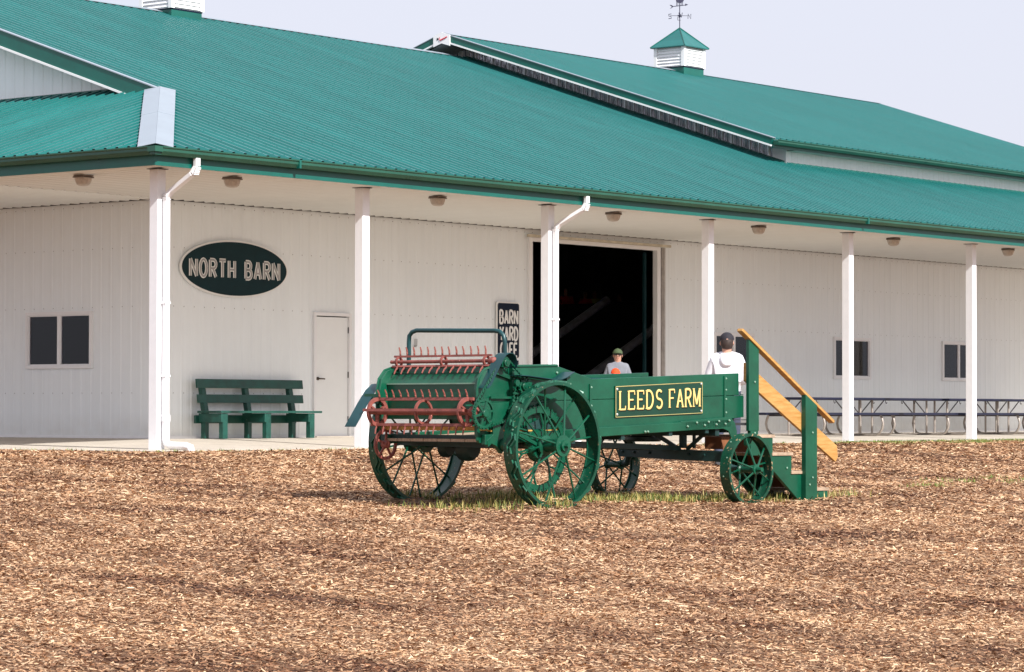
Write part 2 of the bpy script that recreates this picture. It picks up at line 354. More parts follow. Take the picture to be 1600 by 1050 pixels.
def sheet(name, M, parent, u0, u1, v0, v1, org, U, V, N, h=.02, phase=RIB0, label=None):
    """one ribbed sheet; v0, v1 numbers or functions of u. Equal sheets share a mesh."""
    pts = prof_pts(u0, u1, h, phase)
    f0 = v0 if callable(v0) else (lambda u: v0); f1 = v1 if callable(v1) else (lambda u: v1)
    key = None
    if not callable(v0) and not callable(v1): key = (M.name, round(u1-u0, 4), round(v1-v0, 4), round((u0-phase) % P9, 4), h)
    O = Vector(org); U = Vector(U); V = Vector(V); N = Vector(N)
    vb = 0 if callable(v0) or callable(v1) else v0
    if key and key in CACHE: me = CACHE[key]
    else:
        vs = []; fs = []
        for i, (u, hh) in enumerate(pts):
            vs += [(u-u0, f0(u)-vb, hh), (u-u0, max(f0(u), f1(u))-vb, hh)]
            if i: fs.append((2*i-2, 2*i, 2*i+1, 2*i-1))
        me = D.meshes.new(name); me.from_pydata(vs, [], fs); me.materials.append(M)
        if key: CACHE[key] = me
    m = Matrix((U, V, N)).transposed().to_4x4(); m.translation = O+U*u0+V*vb
    o = inst(name, me, parent, m)
    if label: o['label'] = label
    return o
def sheets(name, M, parent, u0, u1, v0, v1, org, U, V, N, h=.02, phase=RIB0, wide=4*P9, start=None):
    s = start if start is not None else phase-.05
    a = u0
    while a < u1-1e-3:
        k = math.floor((a-s)/wide+1e-6)+1; b = min(u1, s+k*wide)
        sheet(name, M, parent, a, b, v0, v1, org, U, V, N, h, phase); a = b

# --- walls with openings: list (u0,u1,z0,z1)
def wall(u0, u1, z0, z1, holes, org, U, N):
    s = RIB0-.05; a = u0
    while a < u1-1e-3:
        k = math.floor((a-s)/.9144+1e-6)+1; b = min(u1, s+k*.9144)
        cuts = sorted({a, b}|{h[i] for h in holes for i in (0, 1) if a < h[i] < b})
        for c, d in zip(cuts[:-1], cuts[1:]):
            mid = (c+d)/2; spans = [(z0, z1)]
            for h in holes:
                if h[0] < mid < h[1]:
                    new = []
                    for p, q in spans:
                        if h[2] > p: new.append((p, min(q, h[2])))
                        if h[3] < q: new.append((max(p, h[3]), q))
                    spans = new
            for p, q in spans:
                if q-p > .01: sheet('wall_panel', whitem, barn, c, d, p, q, org, U, (0, 0, 1), N, .007)
        a = b
WZ = 3.755
front_holes = [(3.60, 4.42, 0, 2.03), (9.40, 13.28, 0, 3.54), (15.30, 16.60, 1.19, 1.96), (19.70, 21.05, 1.19, 1.96), (24.18, 25.55, 1.19, 1.96)]
wall(.0, 33, .03, WZ, front_holes, (0, 0, 0), (1, 0, 0), (0, -1, 0))
left_holes = [(-2.99, -1.54, 1.17, 1.98)]
wall(-16.8, 0, .03, WZ, left_holes, (0, 0, 0), (0, -1, 0), (-1, 0, 0))
# base trims, corner trim
MB().box(0, 9.29, -.024, -.002, .0, .045).box(13.53, 33, -.024, -.002, 0, .045).build('base_trim', whitet, barn)
MB().box(-.026, -.002, -.03, 16.8, .0, .045).build('base_trim', whitet, barn)
MB().box(-.03, .10, -.034, -.021, .05, WZ).box(-.034, -.021, -.034, .10, .05, WZ).build('corner_trim', whitet, barn)
# gable wall above the lean-to roof (x = 0 plane) and dark lining, back and end walls
SL = .331; ZE = 3.985; YE = -4.66
def roof_z(y): return ZE+SL*(y-YE)
RY = 8.4; RZ = roof_z(RY)
sheets('gable_panel', whitem, barn, -16.6, -.55, 5.42, lambda u: min(roof_z(-u), roof_z(2*RY+u))-.12, (-.02, 0, 0), (0, -1, 0), (0, 0, 1), (-1, 0, 0), .009)
MB().box(0.05, .12, .05, 16.7, 2.4, 5.3).box(.05, .12, .05, 1.5, 0, 2.4).box(.05, .12, 3.05, 16.7, 0, 2.4).box(.05, .12, 1.5, 3.05, 2.0, 2.4).box(.05, .12, 1.5, 3.05, 0, 1.13)\
    .box(0, 46, 16.6, 16.8, 0, 5.4).box(45.8, 46, 0, 16.6, 0, 5.4).build('inner_wall', dark, barn)
MB().box(.12, 3.5, .05, .10, 0, 5.3).box(4.5, 9.3, .05, .10, 0, 5.3).box(13.4, 15.2, .05, .1, 0, 5.3).box(16.7, 19.6, .05, .1, 0, 5.3).box(21.15, 24.1, .05, .1, 0, 5.3).box(25.65, 45.8, .05, .1, 0, 5.3)\
    .box(3.5, 4.5, .05, .1, 2.1, 5.3).box(9.3, 13.4, .05, .1, 3.6, 5.3).box(15.2, 16.7, .05, .1, 2.02, 5.3).box(19.6, 21.15, .05, .1, 2.02, 5.3).box(24.1, 25.65, .05, .1, 2.02, 5.3)\
    .box(15.2, 16.7, .05, .1, 0, 1.13).box(19.6, 21.15, .05, .1, 0, 1.13).box(24.1, 25.65, .05, .1, 0, 1.13).build('inner_wall', dark, barn)
MB().box(0.12, 45.8, .1, 16.6, 5.30, 5.38).build('inner_ceiling', dark, barn)

# --- roofs
cs = 1/math.sqrt(1+SL*SL); sn = SL*cs
rl = lambda y: (y-YE)/cs              # slope length from eave
Vf = (0, cs, sn); Nf = (0, -sn, cs); OF = (0, YE, ZE)
# hip corner part of the front slope (cut along the hip line x = y)
sheets('roof_panel', roofm, barn, YE, -.35, 0, lambda u: rl(u), OF, (1, 0, 0), Vf, Nf, .040)
XG = 17.85
sheets('roof_panel', roofm, barn, -.35, XG, 0, rl(RY), OF, (1, 0, 0), Vf, Nf, .040)
sheets('roof_panel', roofm, barn, XG, 38, 0, rl(.03), OF, (1, 0, 0), Vf, Nf, .040)
# lean-to along the gable end (ribs run up towards +x)
sheets('roof_panel', roofm, barn, -22, -YE, 0, lambda u: rl(min(-u, -.03)), (YE, 0, ZE), (0, -1, 0), (cs, 0, sn), (-sn, 0, cs), .040)
# back slope
MB().add([(-.35, RY, RZ), (XG, RY, RZ), (XG, 2*RY+.6, roof_z(-.6)), (-.35, 2*RY+.6, roof_z(-.6))], [(0, 1, 2, 3)]).build('back_roof', roofm, barn)
# ridge cap and hip cap
def cap(p, q, n1, n2, w, name, mt, lift=.044):
    p, q = Vector(p), Vector(q); d = (q-p).normalized(); mb = MB()
    avg = (Vector(n1)+Vector(n2)).normalized()*lift*1.03
    for n in (n1, n2):
        n = Vector(n).normalized(); s = d.cross(n).normalized()
        if s.z > 0: s = -s
        a = [p+avg, q+avg, q+n*lift+s*w, p+n*lift+s*w]; b = [v+n*.006 for v in a]
        mb.add(a+b, [(0, 1, 2, 3), (4, 5, 6, 7), (0, 1, 5, 4), (1, 2, 6, 5), (2, 3, 7, 6), (3, 0, 4, 7)])
    return mb.build(name, mt, barn)
Nb = (0, sn, cs)
cap((-.36, RY, RZ), (XG-.6, RY, RZ), Nf, Nb, .17, 'ridge_cap', palem)
hp0 = Vector((YE-.03, YE-.03, ZE)); hp1 = Vector((-.33, -.33, roof_z(-.33)))
hm = hp0.lerp(hp1, .52)
cap(hp0, hm, Nf, (-sn, 0, cs), .235, 'hip_cap', palem); cap(hm, hp1+Vector((.02, .02, .012)), Nf, (-sn, 0, cs), .235, 'hip_cap', palem, .050)
# rake trim of the lower gable
def rake(x, y0, y1, zf, hgt, name='rake_trim'):
    m = MB(); d = Vector((0, y1-y0, zf(y1)-zf(y0))).normalized(); n = Vector((0, -d.z, d.y)); 
    if n.z < 0: n = -n
    a = Vector((x, y0, zf(y0))); b = Vector((x, y1, zf(y1)))
    f = lambda o0, o1, x0, x1, M, nm: MB().add([v+n*o+Vector((xx, 0, 0)) for v in (a, b) for o, xx in ((o0, x0), (o1, x0), (o1, x1), (o0, x1))],
        [(0, 1, 2, 3), (7, 6, 5, 4), (0, 4, 5, 1), (1, 5, 6, 2), (2, 6, 7, 3), (3, 7, 4, 0)]).build(nm, M, barn)
    f(-hgt, .02, -.03, 0, trim, name); f(.021, .036, -.045, .07, palem, 'rake_edge'); f(-hgt-.035, -hgt-.002, -.05, .02, whitet, 'rake_edge')
rake(-.36, -.36, RY, roof_z, .22); rake(-.36, 2*RY+.4, RY, lambda y: roof_z(2*RY-y), .22)
MB().add([(-.35, -.2, roof_z(-.2)-.2), (-.02, -.2, roof_z(-.2)-.2), (-.02, RY, RZ-.2), (-.35, RY, RZ-.2)], [(0, 1, 2, 3)]).build('rake_soffit', soffm, barn)
# wall flashing where the lean-to meets the gable
MB().bar((-.03, .25, roof_z(-.05)+.03), (-.03, 16, roof_z(-.05)+.03), .03, .05).build('flashing', trim, barn)

# --- taller section
SU = .323; UE = -.31; UZ = 5.95; XR = 16.95; XE = 35.1
uz = lambda y: UZ+SU*(y-UE); URZ = uz(RY)
cu = 1/math.sqrt(1+SU*SU); su = SU*cu
sheets('roof_panel', roofm, barn, XR, XE, 0, (RY-UE)/cu, (0, UE, UZ), (1, 0, 0), (0, cu, su), (0, -su, cu), .034)
MB().add([(XR, RY, URZ), (XE, RY, URZ), (XE, 2*RY+.7, UZ), (XR, 2*RY+.7, UZ)], [(0, 1, 2, 3)]).build('back_roof', roofm, barn)
cap((XR, RY, URZ), (XE, RY, URZ), (0, -su, cu), (0, su, cu), .17, 'ridge_cap', palem)
rake(XR-.01, UE, RY-.22, uz, .115); rake(XR-.01, 2*RY-UE, RY+.22, lambda y: uz(2*RY-y), .115)
rake(XE+.03, UE, RY, uz, .20)
# peak board with emblem
pk = MB().prism([(RY-.235, URZ-.27), (RY-.235, URZ-.03), (RY, URZ+.05), (RY+.235, URZ-.03), (RY+.235, URZ-.27), (RY, URZ-.20)], lambda p, q, t: (t, p, q), XR-.075, XR-.045).build('peak_board', whitet, barn)
redm = mat('emblem_red', (.55, .01, .04), .5); blkm = mat('emblem_black', (.01, .01, .015), .5)
MB().prism([(RY+.125, URZ-.07), (RY+.125, URZ-.135), (RY+.07, URZ-.095)], lambda p, q, t: (t, p, q), XR-.082, XR-.076).build('emblem', blkm, pk)
e = MB(); zz = URZ-.125
e.tube([(XR-.08, RY+.07, zz+.02), (XR-.08, RY+.045, zz+.06)], .007, 6).tube([(XR-.08, RY+.06, zz+.02), (XR-.08, RY+.04, zz-.01)], .007, 6)
pp = [(XR-.08, RY+.03-.016*i, zz-.01+.005*i+(.012 if i % 2 else -.004)) for i in range(13)]
e.tube(pp, .0125, 6).build('emblem_script', redm, pk)
# soffit of the upper overhangs
MB().add([(XR, UE, UZ-.115), (XG, UE, UZ-.115), (XG, RY, URZ-.115), (XR, RY, URZ-.115)], [(0, 1, 2, 3)]).add([(XR, 2*RY-UE, UZ-.115), (XG, 2*RY-UE, UZ-.115), (XG, RY, URZ-.20), (XR, RY, URZ-.20)], [(0, 1, 2, 3)]).build('rake_soffit', mat('soffit_greyish', (.45, .47, .47), .5), barn)
for s_ in (-1, 1):
    for dx in (.3, .62, .95):
        a_ = Vector((XR+dx, RY+s_*.05, URZ-.14)); b_ = Vector((XR+dx, RY+s_*7.8, URZ-.14-SU*7.75))
        MB().bar(a_, b_, .03, .02).build('soffit_batten', whitet, barn)
# clerestory of clear ribbed sheet in the upper gable (x = XG)
top = lambda y: (uz(y) if y < RY else uz(2*RY-y))-.12
bot = lambda y: (roof_z(y) if y < RY else roof_z(2*RY-y))+.0
N_ = int((RY-.35+8.0)/P9)
y = .32
while y < 2*RY-.35:
    y2 = min(y+.9144, 2*RY-.3)
    if not (y < RY < y2):
        MB().add([(XG, y, bot(y)), (XG, y2, bot(y2)), (XG, y2, top(y2)), (XG, y, top(y))], [(0, 1, 2, 3)]).build('clear_panel', clearm, barn)
    else:
        MB().add([(XG, y, bot(y)), (XG, RY, bot(RY)), (XG, y2, bot(y2)), (XG, y2, top(y2)), (XG, RY, top(RY)), (XG, y, top(y))], [(0, 1, 2, 3, 4, 5)]).build('clear_panel', clearm, barn)
    y = y2
ribm = mat('clear_rib', (.90, .90, .93), .3, .65)
clearm.node_tree.nodes['Principled BSDF'].inputs['IOR'].default_value = 2.1; clearm.node_tree.nodes['Principled BSDF'].inputs['Metallic'].default_value = .4
y = .40; k = 0
while y < 2*RY-.4:
    w = .022 if k % 4 else .046
    for yq in (y+P9/3, y+2*P9/3):
        if yq < 2*RY-.4: MB().add([(XG-.002, yq-.012, bot(yq)), (XG-.022, yq, bot(yq)), (XG-.002, yq+.012, bot(yq)), (XG-.002, yq-.012, top(yq)), (XG-.022, yq, top(yq)), (XG-.002, yq+.012, top(yq))], [(0, 1, 4, 3), (1, 2, 5, 4)]).build('minor_rib', ribm, barn)
    MB().add([(XG-.002, y-w, bot(y)), (XG-.050, y-.4*w, bot(y)), (XG-.050, y+.4*w, bot(y)), (XG-.002, y+w, bot(y)), (XG-.002, y-w, top(y)), (XG-.050, y-.4*w, top(y)), (XG-.050, y+.4*w, top(y)), (XG-.002, y+w, top(y))],
             [(0, 1, 5, 4), (1, 2, 6, 5), (2, 3, 7, 6)]).build('clear_rib', ribm, barn)
    y += P9; k += 1
MB().bar((XG-.06, .0, bot(0)+.045), (XG-.06, RY, bot(RY)+.045), .10, .03).build('flashing', trim, barn)
# upper front wall band, corner, eave
sheets('wall_panel', whitem, barn, XG+.02, 38, roof_z(0)-.05, UZ-.04, (0, 0, 0), (1, 0, 0), (0, 0, 1), (0, -1, 0), .009)
MB().box(XG-.03, XG+.10, -.036, .30, roof_z(0)-.15, UZ-.03).build('corner_trim', whitet, barn)
MB().box(XG, 38, -.12, -.03, roof_z(-.1)+.02, roof_z(-.1)+.05).build('flashing', trim, barn)
MB().box(XG-.0, 38, UE+.05, -.02, UZ-.17, UZ-.155).build('soffit', mat('upper_soffit', (.42, .52, .47), .5), barn)
MB().box(XR, XE+.02, UE+.0, UE+.05, UZ-.17, UZ-.01).build('fascia', trim, barn)
GP = [(0, 0), (-.085, 0), (-.12, .045), (-.12, .075), (-.135, .09), (-.135, .105), (-.125, .105), (-.11, .088), (-.11, .08), (0, .08)]
def gutter(x0, x1, y, z, s=1, axis='x'):
    fn = (lambda p, q, t: (t, y+p*s, z+q*s)) if axis == 'x' else (lambda p, q, t: (y+p*s, t, z+q*s))
    return MB().prism(GP, fn, x0, x1).build('gutter', gutm, barn)
gutter(XR-.02, 27, UE-.004, UZ-.115); gutter(27.01, XE, UE-.004, UZ-.115)
# --- porch eave: fascia, gutter, soffit
FY = -4.70
MB().box(FY, 38, FY, FY+.03, 3.735, 3.97).build('fascia', trim, barn)
MB().box(FY, FY+.03, FY+.032, 21, 3.735, 3.97).build('fascia', trim, barn)
for a, b in ((FY+.002, 13.2), (13.21, 27.6), (27.61, 38)): gutter(a, b, FY-.003, 3.868, 1.1)
gutter(FY-.0, 21, FY-.003, 3.868, 1.1, 'y')
MB().prism([(FY, FY), (FY-.148, FY), (FY-.148, FY-.148), (FY, FY-.148)], lambda p, q, t: (p, q, t), 3.906, 3.982).build('gutter_corner', gutm, barn)
MB().prism([(FY, FY), (FY-.11, FY), (FY-.11, FY-.11), (FY, FY-.11)], lambda p, q, t: (p, q, t), 3.868, 3.9058).build('gutter_corner', gutm, barn)
for x in (-2.0, 13.205, 27.605): MB().box(x-.02, x+.02, FY-.152, FY-.004, 3.862, 3.985).build('gutter_joint', trim, barn)
sheets('soffit_panel', soffm, barn, FY+.03, 38, 0, -.06-FY-.03, (0, FY+.03, 3.775), (1, 0, 0), (0, 1, 0), (0, 0, -1), .02)
sheets('soffit_panel', soffm, barn, -21, .0, 0, lambda u: min(-.06, u)-FY-.03 if False else -.06-FY-.03, (FY+.03, 0, 3.775), (0, -1, 0), (1, 0, 0), (0, 0, -1), .02)
# J trim where wall meets soffit: dark notches between ribs
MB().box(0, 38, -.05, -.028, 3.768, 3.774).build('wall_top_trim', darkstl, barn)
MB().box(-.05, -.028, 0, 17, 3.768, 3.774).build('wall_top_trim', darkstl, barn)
# posts
PX = [-4.165, .06, 4.54, 9.04, 13.57, 18.12, 22.7, 27.2]; PY = -4.2; PW = .155
for i, x in enumerate(PX):
    p = MB().box(x, x+PW, PY, PY+PW, -.12, 3.745).build('porch_post', pvc, barn, bevel=.004)
    MB().box(x-.03, x+PW+.03, PY-.02, PY+PW+.03, 3.746, 3.756).build('post_cap', darkstl, p)
for y in (.3, 4.8, 9.3, 13.8):
    MB().box(-4.165, -4.165+PW, y, y+PW, -.02, 3.745).build('porch_post', pvc, barn, bevel=.004)
# screws: small washers heads in rows
def screws(pts, M, name, r=.010):
    mb = MB()
    for c, n in pts:
        c = Vector(c); n = Vector(n); a = n.orthogonal().normalized(); b = n.cross(a)
        vs = [c+a*r*math.cos(t*math.pi/2.5)+b*r*math.sin(t*math.pi/2.5) for t in range(5)]+[c+n*.006]
        mb.add(vs, [(t, (t+1) % 5, 5) for t in range(5)])
    return mb.build(name, M, barn, kind='stuff')
pts = []
nr = int(33/P9)
for k in range(nr):
    u = RIB0+k*P9+.045
    for z in (.72, 2.03+.06, 3.02, 3.70):
        if any(h[0]-.15 < u < h[1]+.15 and h[2]-.1 < z < h[3]+.1 for h in front_holes): continue
        pts.append(((u, -.003, z), (0, -1, 0)))
for k in range(int(16/P9)):
    u = RIB0-P9*4-k*P9+.045
    for z in (.72, 2.09, 3.02, 3.70):
        if any(h[0]-.1 < u < h[1]+.1 and h[2]-.1 < z < h[3]+.1 for h in left_holes): continue
        pts.append(((-.003, -u, z), (-1, 0, 0)))
screws(pts, mat('screw_grey', (.30, .29, .29), .5), 'wall_screws', .009)
pts = []
for k in range(int(42/P9)):
    x = -4.6+k*P9+.06
    for j in range(8): 
        if (k % 2): continue
        pts.append(((x+(.1 if j % 2 else 0), -4.4+j*.58, 3.7735), (0, 0, -1)))
for k in range(int(20/P9)):
    y = k*P9
    for j in range(8):
        if k % 2: continue
        pts.append(((-4.4+j*.58, y+(.1 if j % 2 else 0), 3.7735), (0, 0, -1)))
screws(pts, mat('screw_brown', (.14, .11, .09), .5), 'soffit_screws', .014)
pts = []
nv = Vector(Nf)
for k in range(-20, int(38/P9)):
    x = RIB0+k*P9
    if x < YE+.3: continue
    ymax = min(RY, x-.3) if x < -.35 else (RY if x < XG else 0)
    j = 0; yy = YE+.12
    while yy < ymax-.2:
        pts.append((Vector((x, yy, roof_z(yy)))+nv*.041, nv)); yy += .575; j += 1
for k in range(int(XE/P9)):
    x = RIB0+k*P9
    if x < XR+.1 or x > XE-.1: continue
    yy = UE+.12
    while yy < RY-.2:
        pts.append((Vector((x, yy, uz(yy)))+Vector((0, -su, cu))*.041, (0, -su, cu))); yy += .575
for k in range(-20, 80):
    y = -RIB0+k*P9
    xx = YE+.12
    while xx < min(y-.3, -.2) and y > -4.4:
        pts.append((Vector((xx, y, ZE+SL*(xx-YE)))+Vector((-sn, 0, cs))*.041, (-sn, 0, cs))); xx += .575
screws(pts, mat('screw_teal', (.01, .07, .065), .5), 'roof_screws', .011)

# --- door
fr = MB().box(3.545, 3.60, -.05, .03, 0, 2.085).box(4.42, 4.475, -.05, .03, 0, 2.085).box(3.60, 4.42, -.05, .03, 2.03, 2.085).build('door_frame', whitet, barn, bevel=.004)
MB().box(3.56, 4.46, -.10, .02, 0, .02).build('door_sill', concm, barn)
dr = MB().box(3.604, 4.416, -.012, .03, .022, 2.012).build('door', doorm, barn, bevel=.003)
MB().lathe([(.028, 0), (.028, -.02), (.012, -.025), (.012, -.06)], (3.66, -.013, .98), 'Y', 12).bar((3.655, -.07, .98), (3.78, -.07, .975), .02, .022).build('door_handle', brass, dr)
for z in (.3, 1.05, 1.8): MB().box(4.412, 4.424, -.03, -.013, z-.05, z+.05).build('hinge', darkstl, dr)
# --- big doorway
MB().box(9.30, 9.40, -.06, .05, 0, 3.61).box(13.28, 13.39, -.06, .05, 0, 3.61).box(9.40, 13.28, -.06, .05, 3.54, 3.61).build('doorway_frame', whitet, barn, bevel=.005)
MB().box(9.22, 13.68, -.10, -.062, 3.612, 3.66).build('door_track', mat('track_cream', (.62, .56, .44), .5), barn)
MB().box(13.41, 13.52, -.075, -.03, 0, 3.60).box(13.44, 13.49, -.09, -.076, 0, 3.60).build('doorway_jamb', mat('jamb_grey', (.42, .39, .37), .5), barn)
MB().box(13.12, 13.18, .13, .18, 0, 3.5).build('sliding_door', signg, barn)
# --- windows
def window(u0, u1, z0, z1, axis, blind=False):
    if axis == 'x': B = lambda a, b, d0, d1, z0, z1, mb: mb.box(a, b, d0, d1, z0, z1)
    else: B = lambda a, b, d0, d1, z0, z1, mb: mb.box(d0, d1, -b, -a, z0, z1)
    w = MB()
    B(u0-.055, u0, -.05, .02, z0-.055, z1+.055, w); B(u1, u1+.055, -.05, .02, z0-.055, z1+.055, w)
    B(u0, u1, -.05, .02, z1, z1+.055, w); B(u0, u1, -.05, .02, z0-.055, z0, w)
    o = w.build('window', whitet, barn, bevel=.004)
    mid = (u0+u1)/2
    s = MB(); B(mid-.028, mid+.028, -.035, .01, z0, z1, s)
    for a, b in ((u0, u0+.018), (mid-.046, mid-.029), (mid+.029, mid+.046), (u1-.018, u1)): B(a, b, -.025, .005, z0, z1, s)
    for a, b in ((u0+.018, mid-.046), (mid+.046, u1-.018)):
        B(a, b, -.025, .005, z0, z0+.018, s); B(a, b, -.025, .005, z1-.018, z1, s)
    s.build('sash', whitet, o)
    for a, b in ((u0+.018, mid-.046), (mid+.046, u1-.018)):
        g = MB(); B(a, b, -.008, -.003, z0+.018, z1-.018, g); g.build('pane', glassm, o)
    return o
for a, b in ((15.30, 16.60), (19.70, 21.05), (24.18, 25.55)): window(a, b, 1.19, 1.96, 'x')
window(-2.99, -1.54, 1.17, 1.98, 'y')
# things just inside the windows: pale curtains, a stud
curt = mat('curtain', (.45, .46, .48), .8, 0, .2, 6)
for x, w in ((20.55, .28), (24.40, .2)):
    MB().prism([(x, .12), (x+w*.25, .15), (x+w*.5, .12), (x+w*.75, .16), (x+w, .12), (x+w, .17), (x, .17)], lambda p, q, t: (p, q, t), 1.0, 2.1).build('curtain', curt, barn)
MB().box(20.86, 20.94, .14, .18, 1.0, 2.15).build('window_post', woodb, barn)
MB().box(.2, .24, 2.72, 2.80, 1.5, 2.1).build('window_post', curt, barn)
# --- downspouts
def downspout(x, px):
    y0 = FY-.07
    path = [(x, y0, 3.88), (x, y0, 3.76), (x-.03, y0+.05, 3.66), (px+.14, PY-.12, 3.44), (px+.12, PY-.055, 3.36), (px+.12, PY-.055, .30)]
    m = MB()
    for i, (a, b) in enumerate(zip(path[:-1], path[1:])):
        m.bar(a, b, .085, .062, (0, 1, 0) if i != 2 and i != 1 and i != 3 else (0, 1, .2))
    d = m.build('downspout', pvc, barn, bevel=.008)
    c = MB()
    for k in range(5):
        z = 3.74-.022*k; c.box(x-.049-.004*k, x+.046-.004*k, y0-.036+.006*k, y0+.036+.006*k, z-.006, z+.006)
    for k in range(4):
        z = 3.40-.022*k; c.box(px+.073, px+.167, PY-.092, PY-.018, z-.006, z+.006)
    c.build('elbow_rings', whitet, d)
    MB().box(px+.07, px+.17, PY-.095, PY-.004, 1.9, 1.93).box(px+.07, px+.17, PY-.095, PY-.004, .9, .93).build('strap', whitet, d)
    b = MB(); cx, cy = px+.12, PY-.06
    b.tube([(cx, cy, .36), (cx, cy, .05), (cx, cy-.02, -.005), (cx+.01, cy-.08, -.035), (cx+.03, cy-.36, -.040), (cx+.04, cy-.43, -.055), (cx+.04, cy-.46, -.16)], .052, 14)
    b.tube([(cx, cy, .38), (cx, cy, .29)], .062, 14)
    b.build('drain_elbow', pvc, d)
downspout(-3.985, -4.165); downspout(4.80, 4.54)

# --- cupolas
def cupola(x0, zb, vane=True):
    s = .82; y0 = RY-s/2; zt = zb+.52
    body = MB().box(x0, x0+s, y0, y0+s, zb+.0, zt).build('cupola', whitet, barn)
    # green base fits the ridge
    MB().prism([(y0-.01, zb), (y0+s+.01, zb), (y0+s+.01, zb-.26), (RY, zb-.1), (y0-.01, zb-.26)], lambda p, q, t: (t, p, q), x0-.01, x0+s+.01).build('cupola_base', trim, body)
    MB().box(x0-.02, x0+s+.02, y0-.02, y0+s+.02, zb-.002, zb+.022).build('cupola_trim', signn, body)
    for cx in (x0, x0+s):
        for cy in (y0, y0+s): MB().box(cx-.045, cx+.045, cy-.045, cy+.045, zb+.023, zt).build('corner_board', whitet, body)
    for i in range(6):
        z = zb+.05+i*.076
        MB().prism([(0, 0), (-.035, -.004), (-.035, .008), (0, .07)], lambda p, q, t: (t, y0+p, z+q), x0+.05, x0+s-.05).build('louvre_slat', whitet, body)
        MB().prism([(0, 0), (-.035, -.004), (-.035, .008), (0, .07)], lambda p, q, t: (x0+p, t, z+q), y0+.05, y0+s-.05).build('louvre_slat', whitet, body)
    c = Vector((x0+s/2, RY, zt)); r = .52
    MB().add([c+Vector((-r, -r, 0)), c+Vector((r, -r, 0)), c+Vector((r, r, 0)), c+Vector((-r, r, 0)), c+Vector((0, 0, .50)),
              c+Vector((-r, -r, -.02)), c+Vector((r, -r, -.02)), c+Vector((r, r, -.02)), c+Vector((-r, r, -.02))],
             [(0, 1, 4), (1, 2, 4), (2, 3, 4), (3, 0, 4), (5, 8, 7, 6), (0, 5, 6, 1), (1, 6, 7, 2), (2, 7, 8, 3), (3, 8, 5, 0)]).build('cupola_roof', roofm, body)
    hp = MB()
    for dx, dy in ((-r, -r), (r, -r), (r, r), (-r, r)): hp.tube([c+Vector((dx, dy, .005)), c+Vector((0, 0, .51))], .012, 5)
    hp.build('hip_trim', trim, body)
    if vane:
        v = MB(); t = c+Vector((0, 0, .46))
        v.tube([t, t+Vector((0, 0, .86))], .011, 6)
        v.lathe([(.012, 0), (.03, .02), (.04, .045), (.012, .05)], t+Vector((0, 0, .30)), 'Z', 8)
        dv = Vector((.94, -.34, 0)).normalized()
        # direction arms with small letters
        for dd, lt in ((Vector((.62, -.78, 0)), 'N'), (Vector((-.62, .78, 0)), 'S'), (Vector((.78, .62, 0)), 'E'), (Vector((-.78, -.62, 0)), 'W')):
            v.tube([t+Vector((0, 0, .345)), t+Vector((0, 0, .345))+dd*.24], .006, 5)
            q = t+Vector((0, 0, .33))+dd*.24; sd = Vector((.78, -.62, 0))
            g = {'N': [(0, 0), (0, 1), (.8, 0), (.8, 1)], 'S': [(.8, 1), (0, .9), (0, .6), (.8, .4), (.8, .1), (0, 0)], 'E': [(.8, 1), (0, 1), (0, .5), (.6, .5), (0, .5), (0, 0), (.8, 0)], 'W': [(0, 1), (.25, 0), (.5, .7), (.75, 0), (1, 1)]}[lt]
            v.tube([q+sd*(a-.4)*.09+Vector((0, 0, (b-.5)*.12)) for a, b in g], .009, 5)
        z = .60
        a = t-dv*.24+Vector((0, 0, z-.05)); b = t+dv*.22+Vector((0, 0, z+.03)); v.tube([a, b], .009, 6)
        def flat(pts, th=.008):
            nrm = dv.cross(Vector((0, 0, 1)))
            v.prism(pts, lambda p, q, tt: t+dv*p+Vector((0, 0, q))+nrm*tt, -th, th)
        flat([(-.30, z-.10), (-.22, z-.055), (-.30, z-.01), (-.25, z-.01), (-.18, z-.04), (-.25, z-.09)])
        flat([(.17, z+.0), (.25, z+.035), (.17, z+.055)])
        # farm animal standing on the arrow
        flat([(-.10, z+.14), (.06, z+.15), (.08, z+.20), (.13, z+.20), (.15, z+.24), (.17, z+.25), (.19, z+.21), (.14, z+.17), (.10, z+.10), (.04, z+.06), (-.06, z+.06), (-.11, z+.10)])
        for lx in (-.09, -.05, .05, .09): v.tube([t+dv*lx+Vector((0, 0, z+.10)), t+dv*(lx-.01)+Vector((0, 0, z-.02+lx*.15))], .008, 5)
        v.build('weather_vane', mat('vane_iron', (.02, .02, .05), .5), body)
    return body
cupola(8.14, 8.33, True); cupola(25.56, 8.83, True)

# ------------------------------------------------------------------ soffit lights
def light(x, y):
    t = thing('ceiling_light', '', 'ceiling light', (x, y, 3.75), 0, 'lamps under the porch ceiling')
    MB().box(-.10, .10, -.10, .10, -.022, .0).build('lamp_plate', mat('lamp_plate', (.16, .13, .11), .5), t, bevel=.005)
    MB().box(-.125, .125, -.085, .085, -.040, -.023).build('lamp_rim', MATS['lamp_plate'], t)
    b = MB(); n = 22; vs = []
    for r, h in ((.118, -.041), (.112, -.075), (.095, -.125), (.065, -.148), (.025, -.155)):
        for j in range(n):
            a = 2*math.pi*j/n; k = r*(1+.04*(-1)**j); vs.append((k*math.cos(a), k*math.sin(a), h))
    fs = [(i*n+j, i*n+(j+1) % n, (i+1)*n+(j+1) % n, (i+1)*n+j) for i in range(4) for j in range(n)]+[tuple(4*n+j for j in range(n))]
    b.add(vs, fs, True).build('lamp_lens', lensm, t)
    return t
l0 = light(-4.0, -2.55)
